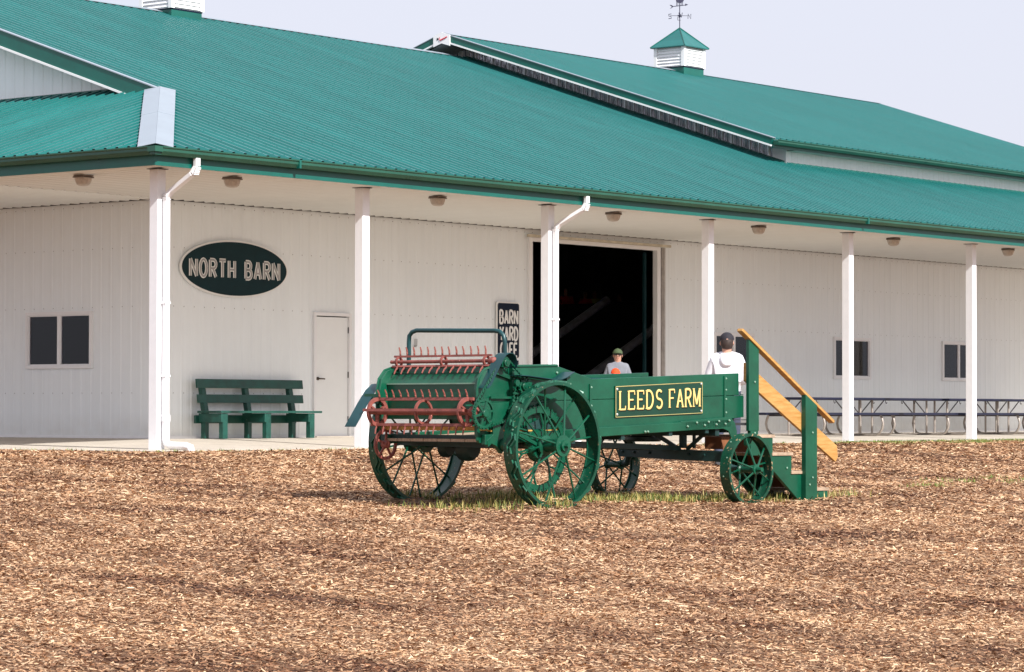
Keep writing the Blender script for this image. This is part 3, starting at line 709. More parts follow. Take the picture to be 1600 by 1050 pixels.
LP = [(-4.0, -2.55, 'ceiling lamp left of the corner post, over the gable-side porch'), (-2.50, -4.0, 'ceiling lamp just right of the corner post and its downspout'),
      (2.08, -3.95, 'ceiling lamp above the bare wall right of the second porch post'), (6.62, -3.95, 'ceiling lamp in front of the big dark doorway'),
      (10.95, -3.95, 'ceiling lamp above the man in the white hooded top'), (15.55, -3.95, 'ceiling lamp above the right half of the picnic tables'),
      (20.0, -3.95, 'ceiling lamp at the right edge of the photo')]
for i, (x, y, lb) in enumerate(LP):
    o = l0 if i == 0 else copy_tree(l0); o.location = (x, y, 3.752); o['label'] = lb

# ------------------------------------------------------------------ stroke lettering
def arc(cx, cy, rx, ry, a0, a1, n=10): return [(cx+rx*math.cos(R(a0+(a1-a0)*i/n)), cy+ry*math.sin(R(a0+(a1-a0)*i/n))) for i in range(n+1)]
G = {
 'N': [[(0, 0), (0, 1)], [(0, 1), (.8, 0)], [(.8, 0), (.8, 1)]],
 'O': [arc(.42, .5, .42, .5, 0, 360, 20)],
 'R': [[(0, 0), (0, 1)], [(0, 1), (.35, 1)]+arc(.4, .75, .35, .25, 90, -90, 8)+[(0, .5)], [(.32, .5), (.75, 0)]],
 'T': [[(.4, 0), (.4, 1)], [(0, 1), (.8, 1)]],
 'H': [[(0, 0), (0, 1)], [(.75, 0), (.75, 1)], [(0, .48), (.75, .48)]],
 'B': [[(0, 0), (0, 1)], [(0, 1), (.3, 1)]+arc(.35, .76, .33, .24, 90, -90, 8)+[(0, .52)], [(0, .52), (.35, .52)]+arc(.38, .26, .38, .26, 90, -90, 8)+[(0, 0)]],
 'A': [[(0, 0), (.4, 1)], [(.4, 1), (.8, 0)], [(.15, .33), (.65, .33)]],
 'Y': [[(0, 1), (.4, .5)], [(.8, 1), (.4, .5)], [(.4, .5), (.4, 0)]],
 'D': [[(0, 0), (0, 1)], [(0, 1), (.2, 1)]+arc(.25, .5, .5, .5, 90, -90, 12)+[(0, 0)]],
 'C': [arc(.42, .5, .42, .5, 50, 310, 16)],
 'F': [[(0, 0), (0, 1)], [(0, 1), (.7, 1)], [(0, .52), (.55, .52)]],
 'E': [[(0, 0), (0, 1)], [(0, 1), (.7, 1)], [(0, .52), (.55, .52)], [(0, 0), (.7, 0)]],
 'L': [[(0, 0), (0, 1)], [(0, 0), (.65, 0)]],
 'S': [arc(.37, .75, .33, .25, 35, 270, 12)+arc(.37, .25, .35, .25, 90, -145, 12)],
 'M': [[(0, 0), (0, 1)], [(0, 1), (.45, .12)], [(.45, .12), (.9, 1)], [(.9, 1), (.9, 0)]],
}
WID = {'N': .8, 'O': .84, 'R': .75, 'T': .8, 'H': .75, 'B': .76, 'A': .8, 'Y': .8, 'D': .75, 'C': .7, 'F': .7, 'E': .7, 'L': .65, 'S': .7, 'M': .9, ' ': .55}
def letters(text, x0, x1, z0, z1, y, wd, depth, M, parent, gap=.34, tilt=0, name='letter', serif=0, thin=1.0, mf=None):
    """lettering on a plane facing -Y between x0..x1; each character its own flat raised object"""
    tot = sum(WID[c] for c in text)+gap*(len(text)-1); sx = (x1-x0)/tot; hz = z1-z0; x = x0; out = []
    for c in text:
        if c != ' ':
            mb = MB()
            P3 = lambda p: ((x+p[0]*sx), y, z0+p[1]*hz+tilt*(x+p[0]*sx-x0))
            for st in G[c]:
                horiz = serif and abs(st[0][1]-st[-1][1]) < .05 and len(st) == 2
                w_ = wd*(thin if horiz else 1)
                if c in 'M' and serif and st in (G[c][0],): w_ = wd*.6
                mb.tube([P3(p) for p in st], w_/2, 8, flat=((0, 1, 0), depth))
            if serif:
                for p in {(round(s[i][0], 2), round(s[i][1], 2)) for s in G[c] for i in (0, -1)}:
                    if p[1] in (0, 1) and c not in 'SO' and not (c == 'A' and p[1] == 1) and not (c in 'DBR' and p[0] > .1 and p[1] == 1) and not (c in 'D' and p[0] > .1):
                        if c in 'LEF' and p[0] > .5:
                            s_ = .2 if p[1] == 0 else -.2
                            mb.tube([P3((p[0], p[1])), P3((p[0]+.02, p[1]+s_))], wd*.28, 6, flat=((0, 1, 0), depth))
                        else:
                            mb.tube([P3((p[0]-serif, p[1])), P3((p[0]+serif, p[1]))], wd*.22, 6, flat=((0, 1, 0), depth))
            out.append(mb.build(name, M, parent))
        x += (WID[c]+gap)*sx
    return out

# oval sign
def ellipse(cx, cz, rx, rz, n=64): return [(cx+rx*math.cos(2*math.pi*i/n), cz+rz*math.sin(2*math.pi*i/n)) for i in range(n)]
fnx = lambda p, q, t: (p, t, q)
sg = thing('oval_sign', 'dark green oval sign lettered NORTH BARN on the white wall', 'sign', (1.645, -.03, 2.25))
off = MB(off=(-1.645, .03, -2.25))
off.prism(ellipse(1.645, 2.725, 1.235, .460), fnx, -.055, -.022).build('sign_rim', signw, sg)
off = MB(off=(-1.645, .03, -2.25)); off.prism(ellipse(1.645, 2.725, 1.205, .432), fnx, -.062, -.0555).build('sign_face', signg, sg)
class MBo(MB): pass
_old = MB
def lett(sign, loc, *a, **k):
    os_ = letters(*a, **k)
    for o in os_:
        o.location = Vector(o.location)-Vector(loc)
    return os_
for wd, dp, M, yy, nm in ((.066, .005, signw, -.065, 'letter_outline'), (.036, .005, signl, -.070, 'letter')):
    lett(sg, (1.645, -.03, 2.25), 'NORTH BARN', .62, 2.66, 2.58, 2.85, yy, wd, dp, M, sg, gap=.48, name=nm)
# cafe sign
sg2 = thing('cafe_sign', 'tall dark sign lettered BARN YARD CAFE beside the big doorway', 'sign', (8.7, -.03, 1.3))
def rrect(x0, x1, z0, z1, r, n=5):
    o = []
    for cx, cz, a in ((x1-r, z1-r, 0), (x0+r, z1-r, 90), (x0+r, z0+r, 180), (x1-r, z0+r, 270)):
        o += [(cx+r*math.cos(R(a+90*i/n)), cz+r*math.sin(R(a+90*i/n))) for i in range(n+1)]
    return o
o3 = (-8.7, .03, -1.3)
MB(off=o3).prism(rrect(8.37, 9.03, 1.38, 2.41, .05), fnx, -.05, -.022).build('sign_rim', signw, sg2)
MB(off=o3).prism(rrect(8.395, 9.005, 1.405, 2.385, .04), fnx, -.056, -.0505).build('sign_face', signn, sg2)
MB(off=o3).box(8.395, 9.0, -.05, -.022, 1.10, 1.36).build('sign_lower_board', signn, sg2)
for wrd, zt, xa, xb in (('BARN', 2.02, 8.45, 8.96), ('YARD', 1.72, 8.45, 8.96), ('CAFE', 1.43, 8.47, 8.94)):
    lett(sg2, (8.7, -.03, 1.3), wrd, xa, xb, zt, zt+.235, -.059, .044, .004, signw, sg2, gap=.38, name='letter')
# wall conduit loop and small box
tag(MB().tube([(6.14, -.03, 1.57), (6.14, -.03, 1.69), (6.19, -.03, 1.69), (6.19, -.03, 1.57)], .007, 6).box(6.12, 6.16, -.045, -.022, 1.55, 1.58).build('wall_hook', mat('hook_grey', (.35, .34, .33), .5)),
    'small grey wire hook on the white wall between two posts', 'hook')

# ------------------------------------------------------------------ bench
bn = thing('park_bench', 'dark green plank bench against the wall under the oval sign', 'bench', (1.9, -.4, 0))
ob = (-1.9, .4, 0)
def bb(n, *a, bev=.004): return MB(off=ob).box(*a).build(n, benchg, bn, bevel=bev)
lean = lambda z: -.10-.12*(.95-z)      # backrest leans
for nm, z0, z1, xa, xb in (('backrest_slat', .80, .945, .66, 3.12), ('backrest_slat', .565, .70, .66, 3.10)):
    MB(off=ob).prism([(lean(z0)-.075, z0), (lean(z1)-.075, z1), (lean(z1)-.04, z1), (lean(z0)-.04, z0)], lambda p, q, t: (t, p, q), xa, xb).build(nm, benchg, bn, bevel=.004)
for x in (.82, 1.80, 2.84):
    MB(off=ob).prism([(-.25, 0), (-.16, 0), (-.16, .42), (lean(.9)+.04, .93), (lean(.9)-.038, .93), (-.25, .42)], lambda p, q, t: (t, p, q), x-.045, x+.045).build('back_post', benchg, bn, bevel=.004)
for x in (.76, 1.75, 2.78):
    bb('front_leg', x, x+.11, -.66, -.57, 0, .40)
    bb('side_rail', x-.038, x-.001, -.66, -.16, .26, .40)
for i in range(4): bb('seat_plank', .70, 3.08 if i else 3.05, -.68+i*.135, -.555+i*.135, .405, .44)
bb('back_rail', .66, 3.0, -.155, -.115, .24, .37)

# ------------------------------------------------------------------ picnic tables
def picnic():
    t = thing('picnic_table', '', 'picnic table', (0, 0, 0), 0, 'picnic tables in a row under the porch')
    MB().box(-1.36, 1.36, -.37, .37, .718, .768).build('table_top', navy, t, bevel=.012)
    for s in (-1, 1): MB().box(-1.36, 1.36, s*.62-.13, s*.62+.13, .418, .468).build('bench_seat', navy, t, bevel=.012)
    for x in (-1.08, 1.08):
        for s in (-1, 1): MB().tube([(x, s*.15, .03), (x, s*.15, .72)], .022, 8).build('leg_pipe', galv, t)
        loop = [(x, -.62, .42), (x, -.66, .34), (x, -.68, .25), (x, -.66, .15), (x, -.60, .06), (x, -.52, .026), (x, .52, .026), (x, .60, .06), (x, .66, .15), (x, .68, .25), (x, .66, .34), (x, .62, .42)]
        MB().tube(loop, .024, 8).build('loop_leg', galv, t)
        MB().tube([(x, -.62, .41), (x, .62, .41)], .016, 6).build('cross_tube', mat('brace_dark', (.04, .035, .04), .5), t)
        sx = -1 if x > 0 else 1
        for s in (-1, 1):
            br = MB(); br.tube([(x, s*.15, .42), (x+sx*.45, s*.15, .71)], .012, 6)
            hx = x+sx*.52; br.build('diagonal_brace', MATS['brace_dark'], t); MB().tube([(hx, s*.15, .72), (hx+.01, s*.15, .67), (hx+.04, s*.15, .655), (hx+.06, s*.15, .68)], .007, 5).build('brace_hook', MATS['brace_dark'], t)
    return t
pt = picnic()
TP = [(16.80, -1.62, 'picnic table whose left end shows behind the lower stair post of the wagon'), (19.60, -1.50, 'navy picnic table just right of the porch post, under the curtained window'),
      (22.40, -1.62, 'navy picnic table crossed by the last porch post on the right'), (25.25, -1.5, 'navy picnic table cut off by the right edge of the photo')]
for i, (x, y, lb) in enumerate(TP[:4]):
    o = pt if i == 0 else copy_tree(pt); o.location = (x, y, -.042); o['label'] = lb

# ------------------------------------------------------------------ manure spreader wagon
DL = R(4.0); H = .575
O = Vector((-11.517, -16.811, .131-H))
wag = thing('farm_wagon', 'green antique manure spreader wagon with red beaters, lettered LEEDS FARM', 'wagon', O, -DL)
def WM(): return MB(off=(0, 0, H))
tilt = math.atan2(.041, 1.29); TT = math.tan(tilt)
# side boards: each side two planks, outline follows the photo (kink, raised rear)
def side(y0, y1, far=False):
    sea = lambda a: .40+.023*(a+.0)
    lowp = ([(-.72, .235), (.35, .235), (.36, .07)] if far else [(-.72, .025)])+[ (2.80, .17), (2.80, .235), (3.06, .255), (3.06, sea(3.06)-.004), (-.755, sea(-.755)-.004), (-.75, .1)]
    WM().prism(lowp, lambda p, q, t: (p, t, q), y0, y1).build('side_board', wgreen, wag, bevel=.004)
    upp = [(-.755, sea(-.755)), (3.06, sea(3.06)), (3.06, sea(3.06)+.008), (2.985, sea(2.985)+.006), (2.985, .685), (.80, .608), (.31, .722), (-.56, .702), (-.66, .675), (-.73, .60), (-.755, .50)]
    if far: upp = [(-.755, sea(-.755)), (3.06, sea(3.06)), (3.06, .70), (.80, .625), (.31, .722), (-.56, .702), (-.66, .675), (-.73, .60), (-.755, .50)]
    WM().prism(upp, lambda p, q, t: (p, t, q), y0, y1).build('side_board', wgreen, wag, bevel=.004)
side(.30, .335); side(1.515, 1.55, True)
# steel edging strip on the near side rail, rear curved edge band
for y in (.297, 1.553):
    WM().tube([(-.755, y, .05), (-.757, y, .50), (-.732, y, .602), (-.66, y, .679), (-.56, y, .706), (.31, y, .726)], .012, 6).build('edge_band', wgreen, wag)
# floor planks, sills
for i in range(7):
    y0 = .34+i*.168; WM().prism([(-.70, .035), (2.95, .20), (2.95, .225), (-.70, .06)], lambda p, q, t: (p, t, q), y0, y0+.160).build('floor_plank', woodt, wag)
for y in (.285, 1.50):
    WM().prism([(-.70, -.02+.03), (2.80, .155), (2.80, .235), (-.70, .10)], lambda p, q, t: (p, t, q), y-.035, y+.012).build('sill', wgreen, wag, bevel=.005)
WM().box(-.715, -.655, .26, 1.60, .135, .175).build('rear_sill', sill_w, wag)
WM().box(-.62, 1.55, .262, .299, .128, .142).build('wood_strip', sill_w, wag)
# rear boards (hood behind the beaters)
WM().prism([(-.655, .555), (-.64, .553), (-.485, .700), (-.495, .708)], lambda p, q, t: (p, t, q), .336, 1.514).build('rear_board', wgreen, wag)
WM().prism([(-.655, .235), (-.64, .235), (-.641, .553), (-.656, .553)], lambda p, q, t: (p, t, q), .336, 1.514).build('rear_board', wgreen, wag)
WM().bar((-.665, .336, .555), (-.665, 1.514, .555), .012, .012).build('seam_strip', boltm, wag)
WM().prism([(2.93, .22), (2.955, .22), (2.955, .66), (2.93, .66)], lambda p, q, t: (p, t, q), .336, 1.514).build('front_board', wgreen, wag)
WM().box(1.2, 2.9, .9, 1.50, .60, .63).build('box_shelf', wteal, wag)
# bolts
def bolts(pts, r=.011, M=boltm, name='bolt', axis=-1):
    me = None
    for a, b, c in pts:
        if me is None:
            o = MB().lathe([(r, 0), (r, axis*.008), (r*.6, axis*.014)], (0, 0, 0), 'Y', 8).build(name, M, wag); me = o.data
        else: o = inst(name, me, wag)
        o.location = (a, b, c+H)
pts = [(2.77, .296, c) for c in (.63, .52, .43, .30, .235)]+[(.775, .296, c) for c in (.53, .36)]
pts += [(a, .246, .178+(a-2.1)*.04+(.018 if i % 2 else -.012)) for i, a in enumerate((2.12, 2.26, 2.38, 2.44, 2.56, 2.60, 2.70, 2.76))]
pts += [(1.49, .246, .118), (1.53, .246, .119), (.30, .296, .66), (.30, .296, .62), (.42, .28, .60), (.46, .28, .56), (.45, .28, .52)]
bolts(pts)
for a in (2.755, .765): WM().box(a-.012, a+.012, .288, .2995, .24, .655 if a > 1 else .56).build('strap_iron', wgreen, wag)
# bracket on the front corner of the near sill, bending down to the bolster
WM().prism([(2.03, .215), (2.03, .128), (2.68, .142), (2.76, .12), (2.80, .06), (2.82, -.05), (2.90, -.05), (2.89, .12), (2.86, .20), (2.80, .25), (2.70, .252)], lambda p, q, t: (p, t, q), .250, .262).build('corner_bracket', wgreen, wag, bevel=.004)
WM().box(2.86, 3.06, .27, .52, .175, .20).box(2.86, 3.10, .27, .52, .225, .232).build('deck_plate', darkstl, wag)
# name panel
pw = thing('x', '', 'x'); D.objects.remove(pw)
Mt = Matrix.Rotation(-tilt, 4, 'Y'); 
pan = WM().prism([(1.11, .247), (2.405, .288), (2.405, .598), (1.11, .546)], lambda p, q, t: (p, t, q), .288, .2995).build('name_panel', wgreen2, wag, bevel=.003, label='dark green name panel lettered LEEDS FARM in gold')
bw = WM(); fm = [(1.118, .254), (2.397, .295), (2.397, .590), (1.118, .538)]
for i in range(4): 
    p, q = fm[i], fm[(i+1) % 4]; bw.tube([(p[0], .286, p[1]), (q[0], .286, q[1])], .0038, 5, flat=((0, 1, 0), .004))
bw.build('panel_border', mat('border_gold', (.42, .36, .14), .5), pan)
for a, c in ((1.135, .515), (1.135, .28), (2.38, .575), (2.38, .315)):
    MB().lathe([(.012, 0), (.012, -.006), (.006, -.01)], (a, .287, c+H), 'Y', 8).build('panel_screw', mat('screw_pale', (.6, .62, .6), .3, .5), pan)
for M, yy, dx, dz, nm in ((blackp, .2865, .010, -.010, 'letter_shadow'), (gold, .284, 0, 0, 'letter')):
    for wrd, xa, xb, z0 in (('LEEDS', 1.175, 1.785, .325), ('FARM', 1.90, 2.355, .3475)):
        letters(wrd, xa+dx, xb+dx, z0+H+dz, z0+.168+H+dz, yy, .0235, .004, M, pan, gap=.42, tilt=.0285, name=nm, serif=.15, thin=.7)

# --- wheels
lugm = mat('lug_worn_green', (.025, .13, .080), .33, .1, .3, 30)
def wheel(a, b, c, r, w, nsp, hub_r, hub_l, lug, inner_side=1, rimM=None):
    """axis along Y, near face at b, thickness w away"""
    rimM = rimM or rimg
    m = WM(); n = 64
    m.ringY((0, 0), r, r-.012, 0, w, n)
    m.ringY((0, 0), r, r-.026, -.003, .012, n).ringY((0, 0), r, r-.026, w-.012, w+.003, n)
    m.o = Vector((0, 0, 0)); m2 = MB(); m2.v = m.v
    o = MB().ringY((0, 0), r, r-.012, .012, w-.012, n).ringY((0, 0), r+.001, r-.027, 0, .0115, n).ringY((0, 0), r+.001, r-.027, w-.0115, w, n).build('wheel', rimM, wag)
    o.location = (a, b, c+H)
    h0 = w/2-hub_l/2-.012
    MB().lathe([(hub_r*.5, h0-.035), (hub_r*.52, h0-.01), (hub_r, h0-.008), (hub_r, h0+.02), (hub_r*.62, h0+.035), (hub_r*.62, h0+hub_l-.03), (hub_r*.95, h0+hub_l-.02), (hub_r*.95, h0+hub_l), (hub_r*.4, h0+hub_l+.02)], (0, 0, 0), 'Y', 24).build('hub', wgreen, o)
    MB().lathe([(.022, h0-.075), (.024, h0-.07), (.024, h0-.034)], (0, 0, 0), 'Y', 6).build('axle_nut', wgreen, o)
    me = None
    for i in range(nsp):
        an = 2*math.pi*(i+.35)/nsp; z0 = h0+.005 if i % 2 else h0+hub_l-.012
        zz = w*.35 if i % 2 else w*.65
        key = i % 2
        s = MB().tube([(hub_r*.8, z0, 0), (r-.012, zz, 0)], .0095, 6).build('spoke', wgreen, o) if i < 2 else inst('spoke', sp[key], o)
        if i == 0: sp = {}
        if i < 2: sp[key] = s.data
        s.rotation_euler = (0, -an, 0)
    if lug:
        nl = 15; lm = None
        for i in range(nl):
            mb = MB(); 
            for dx, dv_ in ((0, 0), (.012, -.036)):
                # zigzag cleat across the tread, following the rim
                P = []
                for u, v in ((0, .050), (.055, .040), (.12, .098), (.175, .088)):
                    an2 = (u+dx)/r; P.append(((r+.004)*math.cos(an2), v+dv_, (r+.004)*math.sin(an2)))
                for p, q in zip(P[:-1], P[1:]):
                    md = (Vector(p)+Vector(q))/2; md.y = 0
                    mb.bar(p, q, .008, .030, md)
            if lm is None: lo = mb.build('lug', lugm, o); lm = lo.data
            else: lo = inst('lug', lm, o)
            lo.rotation_euler = (0, -2*math.pi*i/nl, 0)
    rv = MB()
    for i in range(nsp):
        an = 2*math.pi*(i+.35)/nsp; 
        rv.lathe([(.008, 0), (.008, .006)], (0, 0, 0), 'Z', 6)
        # move last lathe
        k = len(rv.v)-12
        q = Matrix.Rotation(-an, 4, 'Y') @ Matrix.Translation((r, w*.35 if i % 2 else w*.65, 0)) @ Matrix.Rotation(R(90), 4, 'Y')
        for j in range(k, len(rv.v)): rv.v[j] = tuple(q @ Vector(rv.v[j]))
    rv.build('rim_rivets', boltm, o, kind='stuff')
    return o
wheel(0, 0, 0, .571, .15, 16, .098, .22, True)
wheel(0, 1.70, .02, .571, .15, 16, .098, .22, True)
wheel(2.80, 0, -.25, .348, .115, 12, .048, .20, False, rimM=tread)
wheel(2.80, 1.70, -.225, .348, .115, 12, .048, .20, False, rimM=tread)
# rear axle, drive sprocket
WM().tube([(0, -.03, 0), (0, 1.9, 0)], .032, 12).build('axle', wblack, wag)
WM().lathe([(.13, .20), (.15, .23), (.15, .27), (.07, .30), (.07, .36)], (0, 0, 0), 'Y', 20).build('drive_hub', wgreen, wag)
def sprocket(name, a, b, c, r, nt_, nsp, w, spw, M, tooth=.022, curved=False, band=.03):
    m = MB(); m.ringY((0, 0), r-tooth, r-tooth-band, 0, w, 48)
    for i in range(nt_):
        an = 2*math.pi*i/nt_; d = Vector((math.cos(an), 0, math.sin(an))); t = Vector((-math.sin(an), 0, math.cos(an)))
        p = d*(r-tooth-.003); m.add([p-t*tooth*.42, p+t*tooth*.42, p+d*tooth+t*tooth*.18, p+d*tooth-t*tooth*.18]+[v+Vector((0, w*.7, 0)) for v in (p-t*tooth*.42, p+t*tooth*.42, p+d*tooth+t*tooth*.18, p+d*tooth-t*tooth*.18)],
            [(0, 1, 2, 3), (4, 7, 6, 5), (0, 4, 5, 1), (1, 5, 6, 2), (2, 6, 7, 3), (3, 7, 4, 0)])
    o = m.build(name, M, wag); o.location = (a, b, c+H); me = None
    for i in range(nsp):
        an = 2*math.pi*(i+.2)/nsp
        if me is None:
            mb = MB()
            if curved:
                mb.tube([(.03, w/2, 0), (r*.55, w/2, 0), (r*.72, w/2, .05), (r-tooth-band*.6, w/2, .10)], spw/2, 6).tube([(r*.55, w/2, 0), (r*.72, w/2, -.05), (r-tooth-band*.6, w/2, -.10)], spw/2, 6)
            else: mb.bar((.02, w*.3, 0), (r-tooth-band*.8, w*.3, 0), spw, w*.5, (0, 1, 0))
            s = mb.build('spoke', M, o); me = s.data
        else: s = inst('spoke', me, o)
        s.rotation_euler = (0, -an, 0)
    MB().lathe([(.03, -.025), (.035, -.02), (.035, w+.02), (.02, w+.025)], (0, 0, 0), 'Y', 12).build('hub', M, o)
    return o
sprocket('drive_sprocket', 0, .24, -.03, .40, 40, 6, .026, .020, wgreen, .030, True, .045)
sprocket('beater_sprocket', -.762, .20, .288, .145, 20, 6, .022, .020, wgreen, .016, False, .018)
sprocket('top_sprocket', -.489, .20, .737, .06, 10, 4, .022, .018, wgreen, .014, False, .016)
sprocket('idler_sprocket', -.235, .21, .53, .07, 12, 5, .022, .016, wgreen, .014, False, .016)
sprocket('idler_sprocket', -.33, .21, .30, .055, 10, 4, .02, .016, wgreen, .012, False, .014)
sprocket('rear_hand_wheel', -.715, 1.47, .005, .145, 1, 5, .02, .022, rust, .004, False, .026)
def chain(path, b):
    pts = [Vector((p[0], b, p[1])) for p in path]; mb = WM(); acc = 0
    for p, q in zip(pts, pts[1:]+pts[:1]):
        L = (q-p).length; n = max(1, round(L/.034))
        for i in range(n):
            u = p.lerp(q, (i+.12)/n); v = p.lerp(q, (i+.88)/n)
            mb.bar(u, v, .017, .009, (0, 1, 0)); mb.tube([u+Vector((0, -.012, 0)), u+Vector((0, .014, 0))], .009, 6)
    mb.build('drive_chain', wgreen, wag, kind='stuff')
def circ(cx, cz, r, a0, a1, n=8): return [(cx+r*math.cos(R(a0+(a1-a0)*i/n)), cz+r*math.sin(R(a0+(a1-a0)*i/n))) for i in range(n+1)]
chain(circ(-.762, .288, .135, 150, 300)+circ(-.33, .30, .05, -100, -10, 3)+circ(-.235, .53, .062, -60, 40, 4)+circ(-.489, .737, .052, 40, 150, 5), .212)
chain(circ(0, -.03, .38, 115, -160, 20)+circ(-.33, .31, .05, 190, 110, 3)+circ(-.24, .53, .062, 150, 60, 3), .252)
# gear brackets, shafts and levers on the near side behind the wheel
gb = WM()
gb.tube([(-.489, .17, .737), (-.489, .34, .737)], .02, 8); gb.tube([(-.235, .18, .53), (-.235, .34, .53)], .02, 8)
gb.box(-.335, -.305, .262, .296, .12, .72); gb.box(-.27, -.25, .262, .29, .10, .62)
gb.bar((-.55, .28, .66), (-.10, .28, .55), .02, .035).bar((-.60, .28, .43), (-.28, .28, .43), .02, .02).bar((-.6, .28, .22), (-.30, .28, .22), .02, .04)
gb.bar((-.50, .28, .10), (-.14, .28, .48), .025, .03).bar((-.34, .25, .47), (-.22, .25, .47), .015, .02).bar((-.34, .25, .30), (-.22, .25, .33), .015, .02)
gb.build('gear_bracket', wgreen, wag)
WM().prism([(-.60, .20), (-.52, .20), (-.44, .10), (-.42, -.02), (-.49, -.07), (-.56, .0), (-.62, .02), (-.66, -.01), (-.68, .05), (-.60, .10)], lambda p, q, t: (p, t, q), .245, .285).build('axle_bracket', wgreen, wag, bevel=.004)
WM().lathe([(.05, .19), (.055, .20), (.055, .24), (.03, .25)], (-.47, 0, .01), 'Y', 14).lathe([(.03, .17), (.032, .19)], (-.36, 0, .56), 'Y', 8).lathe([(.035, .2), (.035, .27)], (-.17, 0, .56), 'Y', 8).build('bearing_cap', wgreen, wag)
pts = [(-.32, .26, c) for c in (.68, .60, .50, .40, .25, .16)]+[(-.16, .25, .60), (-.12, .25, .56), (-.15, .25, .50), (-.20, .25, .46), (-.28, .25, .42), (-.42, .24, .02), (-.45, .24, .06), (-.5, .24, .0), (.36, .27, .62), (.42, .27, .58), (.40, .27, .54)]
bolts(pts, .014, wgreen, 'bolt_head')
# ratchet plate inside the wheel and lever
WM().prism([(-.24, .05), (-.14, .18), (.05, .24), (.20, .18), (.14, .10), (-.05, .05)], lambda p, q, t: (p, t, q), .275, .283).build('ratchet_plate', wblack, wag)
WM().bar((-.32, .20, .10), (.0, .20, -.02), .03, .03).bar((.05, .28, .36), (.28, .28, .42), .02, .03).bar((-.2, .28, .28), (.22, .28, .30), .02, .02).build('feed_lever', wgreen, wag)
WM().tube([(-.02, .20, .0), (.12, .20, .02), (.34, .20, .02), (.44, .2, .06)], .018, 8).build('trip_rod', wgreen, wag)
# chain guard (bent sheet) and wheel fender, far side guard
def bent(path, b0, b1, name, M, lift=0, th=.006):
    m = WM(); n = len(path); vs = []
    for p, q in path: vs += [(p, b0, q), (p, b1, q), (p, b1, q-th), (p, b0, q-th)]
    fs = []
    for i in range(n-1):
        a = 4*i; b = a+4
        for j in range(4): fs.append((a+j, b+j, b+(j+1) % 4, a+(j+1) % 4))
    fs += [(0, 1, 2, 3), tuple(4*(n-1)+j for j in (3, 2, 1, 0))]
    return m.add(vs, fs, True).build(name, M, wag)
bent([(-.742, .515), (-.70, .55), (-.60, .70), (-.545, .775), (-.51, .812), (-.47, .828), (-.42, .826), (-.385, .80), (-.37, .76), (-.368, .70)], .17, .30, 'chain_guard', wteal)
bent([(-.36, .632), (-.25, .628), (-.05, .612), (.12, .596), (.20, .60), (.27, .62), (.34, .652), (.375, .668)], .14, .29, 'wheel_fender', wteal)
WM().bar((.34, .27, .64), (.46, .28, .53), .02, .03).lathe([(.03, .20), (.03, .29)], (.36, 0, .60), 'Y', 10).build('fender_bracket', wgreen, wag)
bent([(-.62, .56), (-.66, .555), (-.74, .50), (-.84, .38), (-.93, .26), (-1.0, .17)], 1.58, 1.72, 'far_guard', wteal)
WM().bar((-.76, 1.50, .42), (-.76, 1.68, .42), .06, .09).build('guard_bracket', wgreen, wag)
# guard hoop over the beaters
WM().tube([(-.36, .33, .72), (-.36, .33, .93), (-.365, .34, .985), (-.37, .38, 1.02), (-.375, .43, 1.03), (-.375, 1.42, 1.05), (-.375, 1.48, 1.035), (-.375, 1.515, 1.0), (-.375, 1.52, .94), (-.375, 1.52, .70)], .021, 10).build('guard_hoop', wteal, wag)
# --- beaters
def beater(a, c, r, b0, b1, angs, nt_, tl, ringw, name, tooth_angs):
    k_ = .024 if r > .1 else .016
    o = MB().lathe([(k_, b1+.10), (k_, b0-.02), (k_*2.1, b0-.06), (k_*2.1, b0-.10), (k_, b0-.12)], (0, 0, 0), 'Y', 12).build(name, rust, wag); o.location = (a, 0, c+H)
    for b in (b0, (b0+b1)/2-.02, b1):
        m = MB(); e_ = 0 if b0 < b < b1 else (.018 if r > .1 else 0); m.ringY((0, 0), r+e_, r-ringw+e_*.3, b-.011, b+.011, 40).build('ring', rust, o)
        if e_:
            for k in range(3):
                an = R(30+120*k); MB().bar((0, b, 0), ((r-.005)*math.cos(an), b, (r-.005)*math.sin(an)), .016, .035, (0, 1, 0)).build('ring_arm', rust, o)
    tm = None
    for an in angs:
        d = Vector((math.cos(R(an)), 0, math.sin(R(an))))
        p = d*(r+.004)
        MB().bar(p+Vector((0, b0-.06, 0)), p+Vector((0, b1+.06, 0)), .024 if r > .1 else .018, .026 if r > .1 else .018, d).build('beater_bar', rust, o)
        if an in tooth_angs:
            for i in range(nt_):
                bb_ = b0-.03+(b1-b0+.06)*(i+.5)/nt_
                lean_ = tooth_angs[an]+random.uniform(-4, 4)
                if tm is None:
                    t = MB().tube([(0, 0, 0), (tl*.55, 0, 0), (tl, 0, .012)], .0075, 6, rad=[.009, .008, .006]).build('tooth', rust, o); tm = t.data
                else: t = inst('tooth', tm, o)
                t.location = p+Vector((0, bb_, 0)); t.rotation_euler = (random.uniform(-.08, .08), -R(lean_), random.uniform(-.06, .06))
    return o
beater(-.800, .300, .113, .37, 1.50, (82, 172, 262, 352), 13, .088, .020, 'lower_beater', {82: 102, 262: 244})
beater(-.545, .757, .046, .38, 1.48, (85, 240, 355), 13, .085, .014, 'upper_beater', {85: 92, 240: 222})
WM().bar((-.76, .30, .29), (-.66, .30, .29), .03, .07).bar((-.90, .30, .36), (-.62, .30, .36), .012, .014).bar((-.78, 1.55, .29), (-.66, 1.55, .29), .03, .07).build('beater_bearing', wgreen, wag)
